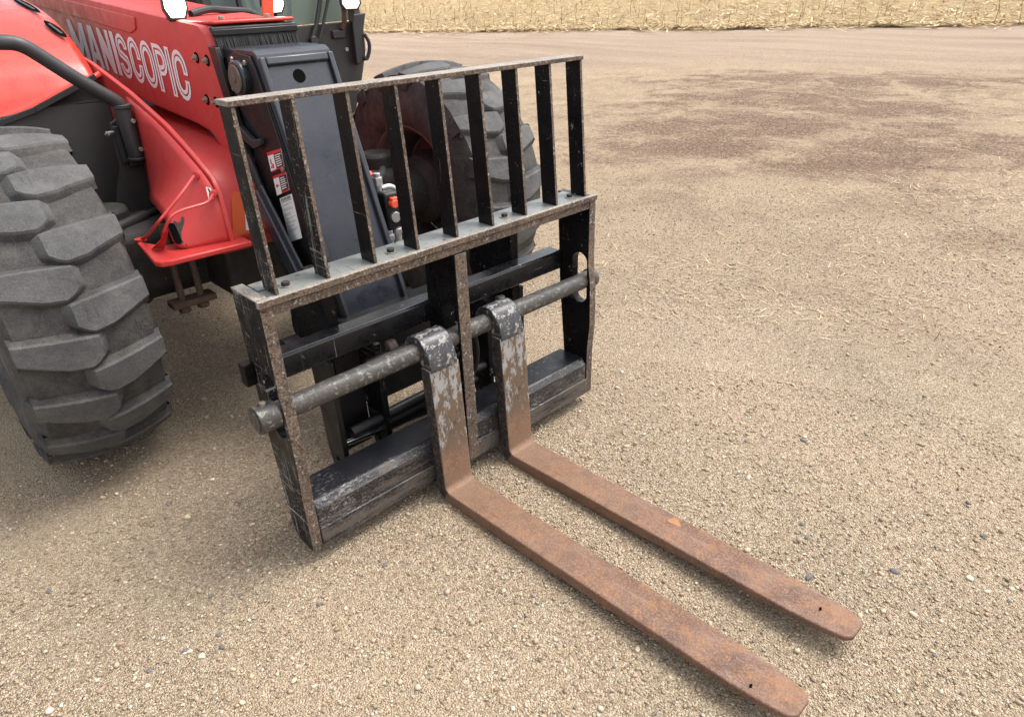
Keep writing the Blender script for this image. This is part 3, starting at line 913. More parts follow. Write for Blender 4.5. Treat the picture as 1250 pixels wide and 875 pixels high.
# wheels ------------------------------------------------------------
def wheel(xc, cy, cz, inner_sign, phase):
    """inner_sign: +1 when the machine's inner side of this wheel is at +x"""
    hw = 0.207
    Rl, Rc = 0.600, 0.572
    mb = MB()
    def crown(u):
        return Rc - 0.020 * u * u
    def lugtop(u):
        return Rl - 0.034 * u * u
    prof = []
    for k in range(-8, 9):
        u = k / 8
        prof.append((xc + u * hw * 0.90, crown(u)))
    side = [(0.965, 0.515), (1.02, 0.475), (1.045, 0.43), (1.03, 0.385), (0.97, 0.35), (0.90, 0.330), (0.86, 0.318), (0.80, 0.312)]
    prof = [(xc - hw * a, r) for a, r in reversed(side)] + prof + [(xc + hw * a, r) for a, r in side]
    mb.lathe(prof, cy, cz, 96)
    N = 17
    NU = 12
    for sd in (-1, 1):
        for k in range(N):
            t0 = 2 * math.pi * (k + (0.5 if sd > 0 else 0.0)) / N + phase
            rows = []
            for j in range(NU + 1):
                u = 1.0 - 1.20 * j / NU                        # shoulder to past the centre
                # upper edge nearly axial, lower edge slanting: narrow at the shoulder, broad past the centre
                lead = 0.045 * (1 - u)
                wa = 0.070 + 0.034 * min(1.0, (1 - u) / 0.62)
                s0 = lead
                s1 = lead + wa / Rl
                if u < 0.06:
                    s1 -= (0.06 - u) * 0.34
                rows.append((u, s0, s1))
            vs = []
            for j, (u, s0, s1) in enumerate(rows):
                uu = u * sd
                x = xc + uu * hw * 0.985
                rt = lugtop(u)
                rb = crown(u) - 0.012
                if j == NU:
                    x -= sd * 0.010
                    rt = rb + 0.004
                elif j == NU - 1:
                    rt -= 0.001
                g = 0.040
                e_ = min(0.008, (s1 - s0) * 0.35)
                for s, r in ((s0 - g, rb), (s0 - 0.005, rt - 0.006), (s0 + e_, rt), (s1 - e_, rt), (s1 + 0.005, rt - 0.006), (s1 + g, rb)):
                    r = max(r, rb)
                    a = t0 + s
                    vs.append((x, cy + r * math.cos(a), cz + r * math.sin(a)))
            fs = []
            tops = []
            for j in range(NU):
                a, b = j * 6, (j + 1) * 6
                for q in range(5):
                    fs.append((a + q, a + q + 1, b + q + 1, b + q))
                    if q in (1, 2, 3):
                        tops.append(len(fs) - 1)
            fs.append(tuple(NU * 6 + q for q in range(6)))
            # shoulder buttress running down the sidewall
            b0 = len(vs)
            u, s0, s1 = rows[0]
            for (du, r, sh) in ((0.985, lugtop(1) - 0.001, 0.0), (1.025, 0.535, 0.01), (1.03, 0.500, 0.03)):
                x = xc + sd * hw * du
                for s in (s0 + sh - 0.01, s1 - sh * 0.5 + 0.01):
                    vs.append((x, cy + r * math.cos(t0 + s), cz + r * math.sin(t0 + s)))
            x = xc + sd * hw * 0.96
            for s in (s0 + 0.03, s1 - 0.015):
                vs.append((x, cy + 0.497 * math.cos(t0 + s), cz + 0.497 * math.sin(t0 + s)))
            for q in range(3):
                fs.append((b0 + q * 2, b0 + q * 2 + 1, b0 + q * 2 + 3, b0 + q * 2 + 2))
            fs.append((0, 1, b0))
            fs.append((1, 2, b0))
            fs.append((b0 + 1, 4, 5))
            fs.append((b0 + 1, 3, 4))
            fs.append((2, 3, b0 + 1, b0))
            fs.append((0, b0, b0 + 2, b0 + 4, b0 + 6))
            fs.append((5, b0 + 7, b0 + 5, b0 + 3, b0 + 1))
            f0 = len(mb.mi)
            mb.add(vs, fs)
            for q in tops:
                mb.mi[f0 + q] = 1
    wh = mb.build('wheel', ['tyre', 'tyre_top'], tel, 0.0, smooth=27)
    s = inner_sign
    rim = MB()
    rp = [(0.80, 0.310), (0.84, 0.325), (0.86, 0.333), (0.885, 0.333), (0.885, 0.318), (0.80, 0.300), (0.45, 0.285), (0.30, 0.27), (0.0, 0.265), (-0.30, 0.27), (-0.45, 0.285), (-0.80, 0.300), (-0.885, 0.318), (-0.885, 0.333), (-0.86, 0.333), (-0.80, 0.312)]
    rim.lathe([(xc + hw * a, r) for a, r in rp], cy, cz, 72)
    rim.lathe([(xc - s * hw * 0.1, 0.266), (xc - s * hw * 0.12, 0.20), (xc - s * hw * 0.02, 0.12), (xc - s * hw * 0.02, 0.001)], cy, cz, 48)
    rim.build('rim', 'rim_rust', wh, 0.0)
    hub = MB()
    hub.lathe([(xc - s * 0.02, 0.001), (xc - s * 0.02, 0.17), (xc + s * 0.05, 0.19), (xc + s * 0.12, 0.17), (xc + s * 0.16, 0.12), (xc + s * 0.25, 0.11), (xc + s * 0.25, 0.001)], cy, cz, 40)
    hub.build('hub', 'axle_black', wh, 0.0)
    for k in range(10):
        a = 2 * math.pi * k / 10
        p = (cy + 0.16 * math.cos(a), cz + 0.16 * math.sin(a))
        MB().cyl((xc + s * 0.09, *p), (xc + s * 0.125, *p), 0.012, 8).build('wheel_bolt', 'axle_black', wh)
    return wh
wheel(-0.236, 1.340, 0.497, 1, 0.06)
wheel(1.612, 1.340, 0.548, -1, 0.14)

# front axle ----------------------------------------------------------
ax = MB().prism([(1.27, 0.44), (1.27, 0.66), (1.32, 0.69), (1.56, 0.69), (1.62, 0.62), (1.62, 0.46), (1.55, 0.39), (1.32, 0.39)], 0.02, 1.34).build('front_axle', 'axle_black', tel, 0.02)
MB().prism([(1.25, 0.36), (1.25, 0.52), (1.66, 0.52), (1.66, 0.36)], 0.45, 0.86).build('differential', 'axle_black', ax, 0.04)
for xx in (0.055, 1.30):
    MB().cyl((xx, 1.42, 0.36), (xx, 1.42, 0.76), 0.085, 28).build('steering_knuckle', 'axle_black', ax, 0.02)
for xx in (0.20, 0.275):
    MB().cyl((xx, 1.262, 0.33), (xx, 1.262, 0.69), 0.014, 14).build('clamp_rod', 'brown_rust', ax, 0.001)
    MB().cyl((xx, 1.262, 0.325), (xx, 1.262, 0.345), 0.024, 6).build('clamp_nut', 'brown_rust', ax, 0.001)
MB().box((0.150, 1.225, 0.352), (0.325, 1.30, 0.378)).build('clamp_plate', 'brown_rust', ax, 0.004)
st = MB().cyl((0.02, 1.30, 0.695), (0.19, 1.40, 0.70), 0.021, 20).build('steering_cylinder', 'rail_grey', tel, 0.003)
MB().cyl((0.185, 1.397, 0.6999), (0.29, 1.46, 0.702), 0.013, 16).build('cylinder_rod', 'axle_black', st)
MB().box((0.33, 1.05, 0.40), (0.92, 1.30, 0.665)).build('axle_cradle', 'axle_black', tel, 0.02)

# chassis nose ---------------------------------------------------------
CP = [(0.850, 0.660), (0.853, 0.72), (0.868, 0.86), (0.90, 0.905), (1.02, 0.965), (1.21, 1.045), (1.38, 1.095), (1.53, 1.138), (1.92, 1.226), (2.3, 1.28), (2.3, 0.55), (1.60, 0.70), (1.55, 0.735), (1.43, 0.668), (1.10, 0.66)]
ch = MB().prism(CP, 0.290, 0.308).build('chassis_plate', 'red_worn', tel, 0.004)
MB().prism([(1.15, 0.70), (1.16, 0.90), (1.38, 1.00), (1.9, 1.1), (2.3, 1.15), (2.3, 0.55), (1.6, 0.58)], 0.930, 0.948).build('chassis_plate', 'red_paint', tel, 0.004)
nose = [(0.900, 0.672), (0.905, 0.85), (0.945, 0.905), (1.05, 0.945), (1.30, 0.975), (1.6, 0.99), (2.2, 1.0), (2.2, 0.60), (1.6, 0.60), (1.2, 0.60), (1.0, 0.60)]
ns = MB().prism(nose, 0.3085, 0.800).build('chassis_nose', 'red_worn', tel, 0.008)
MB().prism(nose, 0.8005, 0.807).build('nose_bounce_shield', 'axle_black', ns)  # added black skin, keeps the nose's red bounce off the far wheel
MB().prism([(0.320, 0.685), (0.345, 0.82), (0.365, 0.842), (0.46, 0.80), (0.46, 0.69)], 0.8975, 0.9045, axis='y').build('triangle_sticker', 'orange_sticker', ns)
MB().prism([(0.372, 0.70), (0.385, 0.79), (0.425, 0.78), (0.412, 0.69)], 0.8955, 0.8972, axis='y').build('nose_label', 'label_white', ns)
fl = MB().prism([(0.028, 0.850), (0.040, 0.828), (0.075, 0.816), (0.345, 0.800), (0.345, 0.90), (0.2895, 0.905), (0.2895, 0.95), (0.11, 1.0), (0.062, 1.13)], 0.668, 0.688, axis='z').build('step_flange', 'red_worn', tel, 0.005)
# flared front of the chassis plate, coming down onto the flange
sv = [(0.302, 0.862, 0.686), (0.105, 0.905, 0.686), (0.142, 0.955, 0.788), (0.185, 1.30, 0.786), (0.286, 1.545, 0.735), (0.286, 1.540, 1.120), (0.286, 1.375, 1.080), (0.286, 1.20, 1.028),
      (0.286, 1.02, 0.950), (0.287, 0.89, 0.892), (0.296, 0.862, 0.80), (0.20, 0.895, 0.745), (0.215, 0.955, 0.835), (0.235, 1.12, 0.880), (0.245, 1.32, 0.930), (0.20, 0.884, 0.686)]
sfc = [(15, 1, 11), (0, 15, 11, 10), (1, 2, 12, 11), (11, 12, 9, 10), (2, 3, 13, 12), (12, 13, 8, 9), (3, 4, 14, 13), (13, 14, 7, 8), (4, 5, 6, 14), (14, 6, 7)]
flare = MB().add(sv, sfc).build('flared_plate', 'red_worn', ch, smooth=170, recalc=False)
sb = flare.modifiers.new('round', 'SUBSURF')
sb.levels = sb.render_levels = 2
sb.boundary_smooth = 'PRESERVE_CORNERS'
so = flare.modifiers.new('thick', 'SOLIDIFY')
so.thickness = 0.008
so.offset = 0
MB().tube([(0.078, 1.115, 0.694), (0.088, 1.07, 0.712), (0.078, 0.90, 0.789), (0.131, 0.90, 0.829), (0.186, 0.90, 0.873), (0.256, 0.95, 0.909)], 0.0052, 10).build('guard_rod', 'red_paint', fl)
MB().tube([(0.083, 0.85, 0.775), (0.099, 0.82, 0.819), (0.124, 0.82, 0.835), (0.168, 0.82, 0.841), (0.223, 0.82, 0.843), (0.250, 0.835, 0.848), (0.274, 0.865, 0.858)], 0.0048, 10).build('guard_rod', 'red_paint', fl)
MB().cyl((0.076, 1.118, 0.688), (0.076, 1.118, 0.696), 0.020, 14).build('rod_foot', 'red_worn', fl)
MB().add([(0.066, 0.985, 0.689), (0.098, 0.95, 0.689), (0.112, 0.90, 0.760), (0.100, 0.83, 0.822), (0.082, 0.84, 0.795), (0.078, 0.90, 0.735)], [(0, 1, 2, 5), (5, 2, 3, 4)]).build('hook_tab', 'red_worn', fl, smooth=0, recalc=False)
fl.children[-1].modifiers.new('thick', 'SOLIDIFY').thickness = 0.007
MB().cyl((0.262, 0.955, 0.909), (0.300, 0.985, 0.905), 0.013, 12).build('rod_boss', 'red_paint', fl)
MB().cyl((0.270, 0.860, 0.858), (0.300, 0.900, 0.855), 0.012, 12).build('rod_boss', 'red_paint', fl)
def ragged(cy_, cz_, ry, rz, sd, n=44):
    q = random.Random(sd)
    o, r_ = [], 1.0
    for k in range(n):
        a_ = 2 * math.pi * k / n
        r_ = 0.5 * r_ + 0.5 * q.uniform(0.55, 1.3)
        o.append((cy_ + ry * r_ * math.cos(a_), cz_ + rz * r_ * math.sin(a_)))
    return o
def on_flare(x, z, out):
    # a point on the flared plate's lower front, by x and height
    t_ = (z - 0.686) / 0.10
    y = 0.905 - (x - 0.105) * 0.21 + 0.05 * t_
    return (x, y - out, z)
for nm, pts, out, m in (('grease_stain', ragged(0.165, 0.742, 0.034, 0.044, 11, 90), 0.0085, 'grease_brown'), ('tie_slot', oval(0.135, 0.742, 0.012, 0.034, 16), 0.0105, 'dark_hole')):
    mb = MB()
    mb.v += [on_flare(x, z, out) for x, z in pts]
    mb.f.append(tuple(range(len(pts))))
    mb.mi.append(0)
    mb.build(nm, m, ch, smooth=0)
# small lifting-point sticker
stk = MB().add([(0.258, 0.872, 0.884), (0.2735, 0.872, 0.877), (0.272, 0.866, 0.840), (0.255, 0.866, 0.844)], [(0, 1, 2, 3)]).build('hook_sticker', 'label_white', ch, smooth=0)
MB().add([(0.262, 0.8705, 0.880), (0.268, 0.8705, 0.876), (0.270, 0.868, 0.858), (0.264, 0.866, 0.847), (0.259, 0.866, 0.849), (0.264, 0.869, 0.862)], [(0, 1, 2, 3, 4, 5)]).build('hook_symbol', 'label_black', ch, smooth=0)

# outer boom ------------------------------------------------------------
BX0, BX1 = 0.450, 0.775
sl = math.tan(R(4.6))
def btop(y):
    return 1.362 + (y - 1.02) * sl
BP = [(1.055, 1.350), (1.075, 1.362), (4.6, btop(4.6)), (4.6, 1.28), (1.95, 1.060), (1.35, 1.010), (1.23, 0.992), (1.15, 0.935), (1.09, 0.905), (0.955, 0.925)]
bo = MB().prism(BP, BX0, BX1).build('outer_boom', 'red_paint', tel, 0.022, seg=4)
# raised cover plate along the upper flank
MB().prism([(1.72, btop(1.72) - 0.03), (1.74, 1.345), (1.82, 1.328), (2.3, 1.370), (4.4, 1.54), (4.4, btop(4.4) - 0.03)], BX0 - 0.006, BX0 + 0.004).build('cover_plate', 'red_paint', bo, 0.003)
MB().prism([(1.005, 1.296), (1.065, 1.300), (1.005, 1.06), (0.935, 0.925), (0.915, 0.935)], BX0 - 0.004, BX0 + 0.012).build('guide_bar', 'boom_black', bo, 0.002)
MB().box((BX0 + 0.014, 1.02, btop(1.05) + 0.001), (BX1 - 0.012, 1.34, btop(1.05) + 0.012)).build('top_cover', 'hood_red', bo, 0.004)
for bx, by in ((0.53, 1.10), (0.70, 1.10)):
    MB().cyl((bx, by, btop(1.05) + 0.012), (bx, by, btop(1.05) + 0.024), 0.011, 6).build('cover_bolt', 'bolt_steel', bo, 0.001)
bh = MB().tube([(BX0 + 0.004, 1.032, 1.350), (BX1 - 0.004, 1.032, 1.350)], 0.011, 12, smooth=0).box((BX0 + 0.004, 1.015, 1.330), (BX1 - 0.004, 1.030, 1.350)).build('brush_holder', 'boom_black', bo, 0.003)
bm_ = MB()
for k in range(150):
    x = BX0 + 0.010 + (BX1 - BX0 - 0.020) * (k + random.random()) / 150
    dx, dy = random.uniform(-0.006, 0.006), random.uniform(-0.022, -0.004)
    bm_.add([(x - 0.0016, 1.022, 1.332), (x + 0.0016, 1.022, 1.332), (x + dx + 0.001, 1.015 + dy, 1.262 + random.uniform(-0.006, 0.006)), (x + dx - 0.001, 1.015 + dy, 1.262)], [(0, 1, 2, 3)])
bm_.box((BX0 + 0.012, 1.022, 1.262), (BX1 - 0.012, 1.030, 1.333))
kind(bm_.build('brush_bristles', 'brush_black', bh, recalc=False, smooth=0), 'stuff')
bm_ = MB()
for k in range(150):
    z = 0.96 + 0.34 * k / 150
    y = 0.99 + (z - 0.96) * 0.18
    bm_.add([(BX0 + 0.016, y, z), (BX0 + 0.016, y + 0.002, z + 0.003), (BX0 + 0.030 + random.uniform(0, 0.004), y - 0.05, z + 0.003), (BX0 + 0.030, y - 0.05, z - 0.001)], [(0, 1, 2, 3)])
kind(bm_.build('side_bristles', 'brush_black', bh, recalc=False, smooth=0), 'stuff')
for (y, z) in ((1.19, 1.258), (1.102, 1.252), (1.182, 1.117), (1.105, 1.114)):
    h = MB().cyl((BX0 - 0.0015, y, z), (BX0 + 0.004, y, z), 0.019, 24).build('adjuster_hole', 'dark_hole', bo)
    MB().cyl((BX0 - 0.018, y, z), (BX0 - 0.0017, y, z), 0.006, 10).cyl((BX0 - 0.009, y, z), (BX0 - 0.002, y, z), 0.0125, 6).build('adjuster_bolt', 'bolt_steel', h, 0.0006)

# lettering on the boom: solid MANI, double-line SCOPIC
LS = R(4.2)
l_o = Vector((0, 2.725, 1.198))
l_d = Vector((0, -math.cos(LS), -math.sin(LS))) * 1.018
l_u = Vector((0, -math.sin(LS), math.cos(LS)))
def lp(s, t, dx=0.0):
    q = l_o + l_d * s + l_u * t
    return (BX0 - 0.0015 + dx, q.y, q.z)
def ribbon(mb, pts, w, closed=False, dx=0.0):
    """flat stroke of width w through 2-D points"""
    P = [Vector(p) for p in pts]
    n = len(P)
    L, Rr = [], []
    for i in range(n):
        a = P[i - 1] if (closed or i > 0) else P[i]
        b = P[(i + 1) % n] if (closed or i < n - 1) else P[i]
        d0 = (P[i] - a).normalized() if (P[i] - a).length > 1e-9 else (b - P[i]).normalized()
        d1 = (b - P[i]).normalized() if (b - P[i]).length > 1e-9 else d0
        n0, n1 = Vector((-d0.y, d0.x)), Vector((-d1.y, d1.x))
        m = (n0 + n1)
        m = m / max(0.3, m.length_squared / 2) if m.length > 1e-6 else n0
        L.append(P[i] + m * (w / 2))
        Rr.append(P[i] - m * (w / 2))
    k = len(mb.v)
    for a, b in zip(L, Rr):
        mb.v += [lp(a.x, a.y, dx), lp(b.x, b.y, dx)]
    for i in range(n if closed else n - 1):
        j = (i + 1) % n
        mb.f.append((k + i * 2, k + i * 2 + 1, k + j * 2 + 1, k + j * 2))
        mb.mi.append(0)
    return mb
def offset(pts, d, closed=False):
    P = [Vector(p) for p in pts]
    n = len(P)
    o = []
    for i in range(n):
        a = P[i - 1] if (closed or i > 0) else P[i]
        b = P[(i + 1) % n] if (closed or i < n - 1) else P[i]
        d0 = (P[i] - a).normalized() if (P[i] - a).length > 1e-9 else (b - P[i]).normalized()
        d1 = (b - P[i]).normalized() if (b - P[i]).length > 1e-9 else d0
        m = Vector((-d0.y, d0.x)) + Vector((-d1.y, d1.x))
        m = m / max(0.3, m.length_squared / 2)
        q = P[i] + m * d
        o.append((q.x, q.y))
    return o
H = 0.180
def letter_fill(name, polys):
    mb = MB()
    for pi, pl in enumerate(polys):
        k = len(mb.v)
        mb.v += [lp(*q, -0.0004 * pi) for q in pl]
        mb.f.append(tuple(range(k, k + len(pl))))
        mb.mi.append(0)
    return mb.build(name, 'decal_white', bo, smooth=0, recalc=False)
def let_M(s, w):
    k = w * 0.24
    return [[(s, 0), (s + k, 0), (s + k, H), (s, H)], [(s + w - k, 0), (s + w, 0), (s + w, H), (s + w - k, H)],
            [(s + k, H), (s + k, H * 0.45), (s + w / 2, 0), (s + w / 2, H * 0.42)], [(s + w - k, H), (s + w / 2, H * 0.42), (s + w / 2, 0), (s + w - k, H * 0.45)]]
def let_A(s, w):
    k = w * 0.30
    return [[(s, 0), (s + k, 0), (s + w * 0.52, H * 0.8), (s + w * 0.55, H), (s + w * 0.30, H)], [(s + w - k, 0), (s + w, 0), (s + w * 0.70, H), (s + w * 0.45, H), (s + w * 0.48, H * 0.8)],
            [(s + w * 0.30, H * 0.18), (s + w * 0.70, H * 0.18), (s + w * 0.66, H * 0.36), (s + w * 0.34, H * 0.36)]]
def let_N(s, w):
    k = w * 0.28
    return [[(s, 0), (s + k, 0), (s + k, H), (s, H)], [(s + w - k, 0), (s + w, 0), (s + w, H), (s + w - k, H)], [(s + k, H), (s + k, H * 0.45), (s + w - k, 0), (s + w - k, H * 0.55)]]
def let_I(s, w):
    return [[(s, 0), (s + w, 0), (s + w, H), (s, H)]]
letter_fill('letter_m', let_M(0.0, 0.235))
letter_fill('letter_a', let_A(0.250, 0.165))
letter_fill('letter_n', let_N(0.430, 0.145))
letter_fill('letter_i', let_I(0.595, 0.045))
def arc(cx, cy, r, a0, a1, n=8, ry=None):
    ry = r if ry is None else ry
    return [(cx + r * math.cos(R(a0 + (a1 - a0) * i / n)), cy + ry * math.sin(R(a0 + (a1 - a0) * i / n))) for i in range(n + 1)]
SW = 0.036      # stroke of a double-line letter
def dbl(name, paths):
    mb = MB()
    for pts, closed in paths:
        for sg in (-1, 1):
            ribbon(mb, offset(pts, sg * SW * 0.31, closed), SW * 0.42, closed, dx=-0.0003 * (sg + 1))
        if not closed:
            for a, b in ((pts[0], pts[1]), (pts[-1], pts[-2])):
                d = (Vector(a) - Vector(b)).normalized()
                nrm = Vector((-d.y, d.x)) * SW * 0.53
                c = Vector(a) - d * SW * 0.10
                ribbon(mb, [tuple(c - nrm), tuple(c + nrm)], SW * 0.26, dx=-0.0007)
    mb.build(name, 'decal_white', bo, smooth=0, recalc=False)
def let_C(s, w):
    m, e = w / 2 - SW / 2, SW / 2
    top, bot = H - e - m, e + m
    return [([(s + e + 2 * m, H * 0.54)] + [(s + e + 2 * m, top - 0.004)] + arc(s + e + m, top, m, 0, 180)[1:] + arc(s + e + m, bot, m, 180, 360) + [(s + e + 2 * m, H * 0.42)], False)]
def let_O(s, w):
    m, e = w / 2 - SW / 2, SW / 2
    top, bot = H - e - m, e + m
    return [(arc(s + e + m, top, m, 0, 180) + arc(s + e + m, bot, m, 180, 360), True)]
def let_S(s, w):
    m, e = w / 2 - SW / 2, SW / 2
    q = (H - 2 * e) / 4
    return [([(s + e + 2 * m, H * 0.68)] + arc(s + e + m, H - e - q, m, 0, 180, 8, q)[0:] + [(s + e + 0.2 * m, H * 0.56), (s + e + 1.8 * m, H * 0.44)] + list(reversed(arc(s + e + m, e + q, m, 180, 360, 8, q))) + [(s + e, H * 0.32)], False)]
def let_P(s, w):
    e = SW / 2
    q = (H - 2 * e) * 0.27
    return [([(s + e, 0.0), (s + e, H - e), (s + w * 0.5, H - e)] + list(reversed(arc(s + w * 0.5, H - e - q, w * 0.5 - e, -90, 90, 8, q)))[1:] + [(s + e + SW * 0.6, H - e - 2 * q)], False)]
dbl('letter_s', let_S(0.655, 0.125))
dbl('letter_c', let_C(0.795, 0.125))
dbl('letter_o', let_O(0.935, 0.130))
dbl('letter_p', let_P(1.080, 0.120))
dbl('letter_i', [([(1.226, 0.0), (1.226, H)], False)])
dbl('letter_c', let_C(1.258, 0.130))

# boom head (gooseneck) -------------------------------------------------
HX0, HX1 = 0.474, 0.744
HP = [(1.30, 1.292), (0.86, 1.294), (0.79, 1.291), (0.768, 1.278), (0.752, 1.235), (0.47, 0.44), (0.455, 0.36), (0.60, 0.30), (0.80, 0.34), (0.92, 0.60), (1.00, 0.88), (1.30, 0.98)]
hd = MB().prism(HP, HX0, HX1).build('boom_head', ['boom_navy'], tel, 0.016, seg=3)
# raised rims either side of the recessed front plate
fd = Vector((0, 0.47 - 0.752, 0.44 - 1.235)).normalized()
fn = Vector((0, -fd.z, fd.y))
if fn.y > 0:
    fn = -fn
def onface(x, s, out):
    q = Vector((x, 0.752, 1.235)) + fd * s + fn * out
    return q
for xa, xb in ((HX0 + 0.001, HX0 + 0.020), (HX1 - 0.020, HX1 - 0.001)):
    c = onface((xa + xb) / 2, 0.405, 0.006)
    MB().obox(c, ((xb - xa) / 2, 0, 0), fd * 0.44, fn * 0.010).build('face_rim', 'boom_navy', hd, 0.004)
MB().obox(onface((HX0 + HX1) / 2, -0.022, 0.004), ((HX1 - HX0) / 2 - 0.021, 0, 0), fd * 0.014, fn * 0.011).build('face_rim', 'boom_navy', hd, 0.006)
hc = onface(0.600, 0.030, 0.0)
MB().cyl(hc + fn * -0.001, hc + fn * 0.0015, 0.022, 28).build('access_hole', 'dark_hole', hd)
# pivot pin and its cover boss on the flank
pv = MB().cyl((HX0 - 0.034, 0.875, 1.205), (HX0 + 0.002, 0.875, 1.205), 0.058, 40).build('pivot_boss', 'boom_navy', hd, 0.006, seg=3)
MB().cyl((HX0 - 0.040, 0.875, 1.205), (HX0 - 0.0335, 0.875, 1.205), 0.044, 36).cyl((HX0 - 0.043, 0.875, 1.205), (HX0 - 0.040, 0.875, 1.205), 0.012, 16).build('pivot_cap', 'brass_cap', pv, 0.002)
# flank doubler plate
MB().prism([(0.965, 1.27), (0.90, 1.285), (0.80, 1.275), (0.775, 1.24), (0.60, 0.74), (0.66, 0.72), (0.86, 1.05), (0.94, 1.09), (0.985, 1.15)], HX0 - 0.010, HX0 - 0.0005).build('flank_plate', 'boom_black', hd, 0.003)
MB().prism([(1.00, 1.05), (0.98, 1.02), (0.86, 0.98), (0.80, 1.00), (0.80, 1.02), (0.86, 1.01), (0.97, 1.06)], HX0 - 0.030, HX0 - 0.0105).build('hose_clip', 'rubber_hose', hd, 0.003)
MB().prism([(0.96, 0.88), (0.74, 1.16), (0.475, 0.44), (0.60, 0.32), (0.80, 0.36)], HX0 - 0.0045, HX0 - 0.0004).build('flank_skin', 'boom_black', hd, 0.001)
for q in range(2):
    MB().tube([(HX0 - 0.024, 1.02 + 0.03 * q, 1.10), (HX0 - 0.026, 0.97 + 0.03 * q, 1.02), (HX0 - 0.022, 0.90 + 0.03 * q, 0.90), (HX0 - 0.024, 0.84 + 0.03 * q, 0.74), (HX0 - 0.04, 0.74 + 0.02 * q, 0.58), (HX0 - 0.03, 0.64, 0.48)], 0.011, 10).build('hose', 'rubber_hose', hd)
for (yy, zz) in ((0.92, 1.262), (0.83, 1.255), (0.955, 1.17), (0.70, 0.93)):
    MB().cyl((HX0 - 0.018, yy, zz), (HX0 - 0.009, yy, zz), 0.009, 6).build('flank_bolt', 'bolt_steel', hd, 0.0008)
# tilt link, dark slanted bar left of the head
MB().bar((0.428, 0.86, 0.83), (0.428, 0.56, 0.44), 0.036, 0.062).bar((0.428, 0.845, 0.845), (0.428, 0.545, 0.455), 0.012, 0.075).build('tilt_link', 'boom_navy', tel, 0.005)
MB().cyl((0.38, 0.56, 0.44), (0.475, 0.56, 0.44), 0.045, 24).build('link_pin', 'boom_black', tel, 0.004)

def label(name, quad, deco):
    """a flat sticker on the flank plate: quad of (y,z) corners TL,TR,BR,BL; deco (u0,u1,v0,v1,material)"""
    TL, TR, BR, BL = [Vector(q) for q in quad]
    xf = HX0 - 0.0116
    o = MB().prism([tuple(q) for q in (TL, TR, BR, BL)], xf, xf + 0.0012).build(name, 'label_white', hd)
    def P(u, v):
        q = TL * (1 - u) * (1 - v) + TR * u * (1 - v) + BR * u * v + BL * (1 - u) * v
        return (q.x, q.y)
    groups = {}
    for (u0, u1, v0, v1, m) in deco:
        groups.setdefault(m, []).append((u0, u1, v0, v1))
    for gi, (m, rs) in enumerate(groups.items()):
        mb = MB()
        for (u0, u1, v0, v1) in rs:
            k = len(mb.v)
            mb.v += [(xf - 0.0004 - 0.0002 * gi, *P(u, v)) for u, v in ((u0, v0), (u1, v0), (u1, v1), (u0, v1))]
            mb.f.append((k, k + 1, k + 2, k + 3))
            mb.mi.append(0)
        mb.build('label_print', m, o, smooth=0, recalc=False)
    return o
rows = lambda u0, u1, v0, v1, n, m: [(u0, u0 + (u1 - u0) * random.uniform(0.75, 1.0), v0 + (v1 - v0) * (i + 0.15) / n, v0 + (v1 - v0) * (i + 0.55) / n, m) for i in range(n)]
d1 = [(0, 1, 0, 0.17, 'label_red'), (0.44, 1, 0.17, 0.93, 'label_black'), (0, 1, 0.93, 1, 'label_red'), (0.12, 0.18, 0.35, 0.62, 'label_black'), (0.18, 0.30, 0.62, 0.85, 'label_red'), (0.08, 0.16, 0.70, 0.82, 'label_red')] + rows(0.50, 0.95, 0.22, 0.90, 6, 'decal_white')
d2 = [(0, 1, 0, 0.14, 'label_red'), (0.44, 1, 0.14, 0.9, 'label_black'), (0.40, 1, 0.9, 1, 'label_red'), (0.10, 0.32, 0.50, 0.58, 'label_red'), (0.14, 0.20, 0.44, 0.64, 'label_red')] + rows(0.50, 0.95, 0.20, 0.86, 6, 'decal_white')
label('warning_label', [(0.800, 0.972), (0.690, 1.000), (0.690, 0.940), (0.795, 0.905)], d1)
label('warning_label', [(0.790, 0.893), (0.686, 0.924), (0.684, 0.862), (0.786, 0.826)], d2)
d3 = [(0.10 + 0.115 * i, 0.17 + 0.115 * i, 0.02, 0.085, 'label_black') for i in range(7)] + [(0.08, 0.92, 0.10, 0.112, 'label_black')]
v = 0.16
for blk in (2, 3, 3, 2, 2, 2, 3):
    for i in range(blk):
        d3.append((0.10, random.uniform(0.6, 0.92), v, v + 0.010, 'label_grey'))
        v += 0.026
    v += 0.034
label('warning_label', [(0.770, 0.818), (0.672, 0.852), (0.655, 0.700), (0.752, 0.664)], d3)

# hydraulic couplings on the right flank ---------------------------------
cb = MB().prism([(0.62, 0.55), (0.62, 0.76), (0.72, 0.78), (0.74, 0.55)], HX1 + 0.001, HX1 + 0.050).build('coupling_bracket', 'boom_black', tel, 0.004)
MB().cyl((0.80, 0.66, 0.78), (0.80, 0.66, 0.86), 0.013, 12).cyl((0.80, 0.66, 0.815), (0.80, 0.66, 0.845), 0.020, 6).build('coupling', 'zinc', cb, 0.001)
MB().cyl((0.775, 0.69, 0.83), (0.775, 0.68, 0.865), 0.019, 14).build('coupling_cap', 'orange_cap', cb, 0.003)
MB().tube([(0.815, 0.66, 0.80), (0.845, 0.655, 0.805), (0.870, 0.65, 0.79), (0.878, 0.645, 0.74)], 0.011, 12).build('elbow_pipe', 'zinc', cb)
MB().prism([(0.775, 0.66), (0.775, 0.80), (0.835, 0.80), (0.850, 0.76), (0.835, 0.66)], 0.585, 0.64, axis='y').build('valve_block', 'boom_black', cb, 0.008)
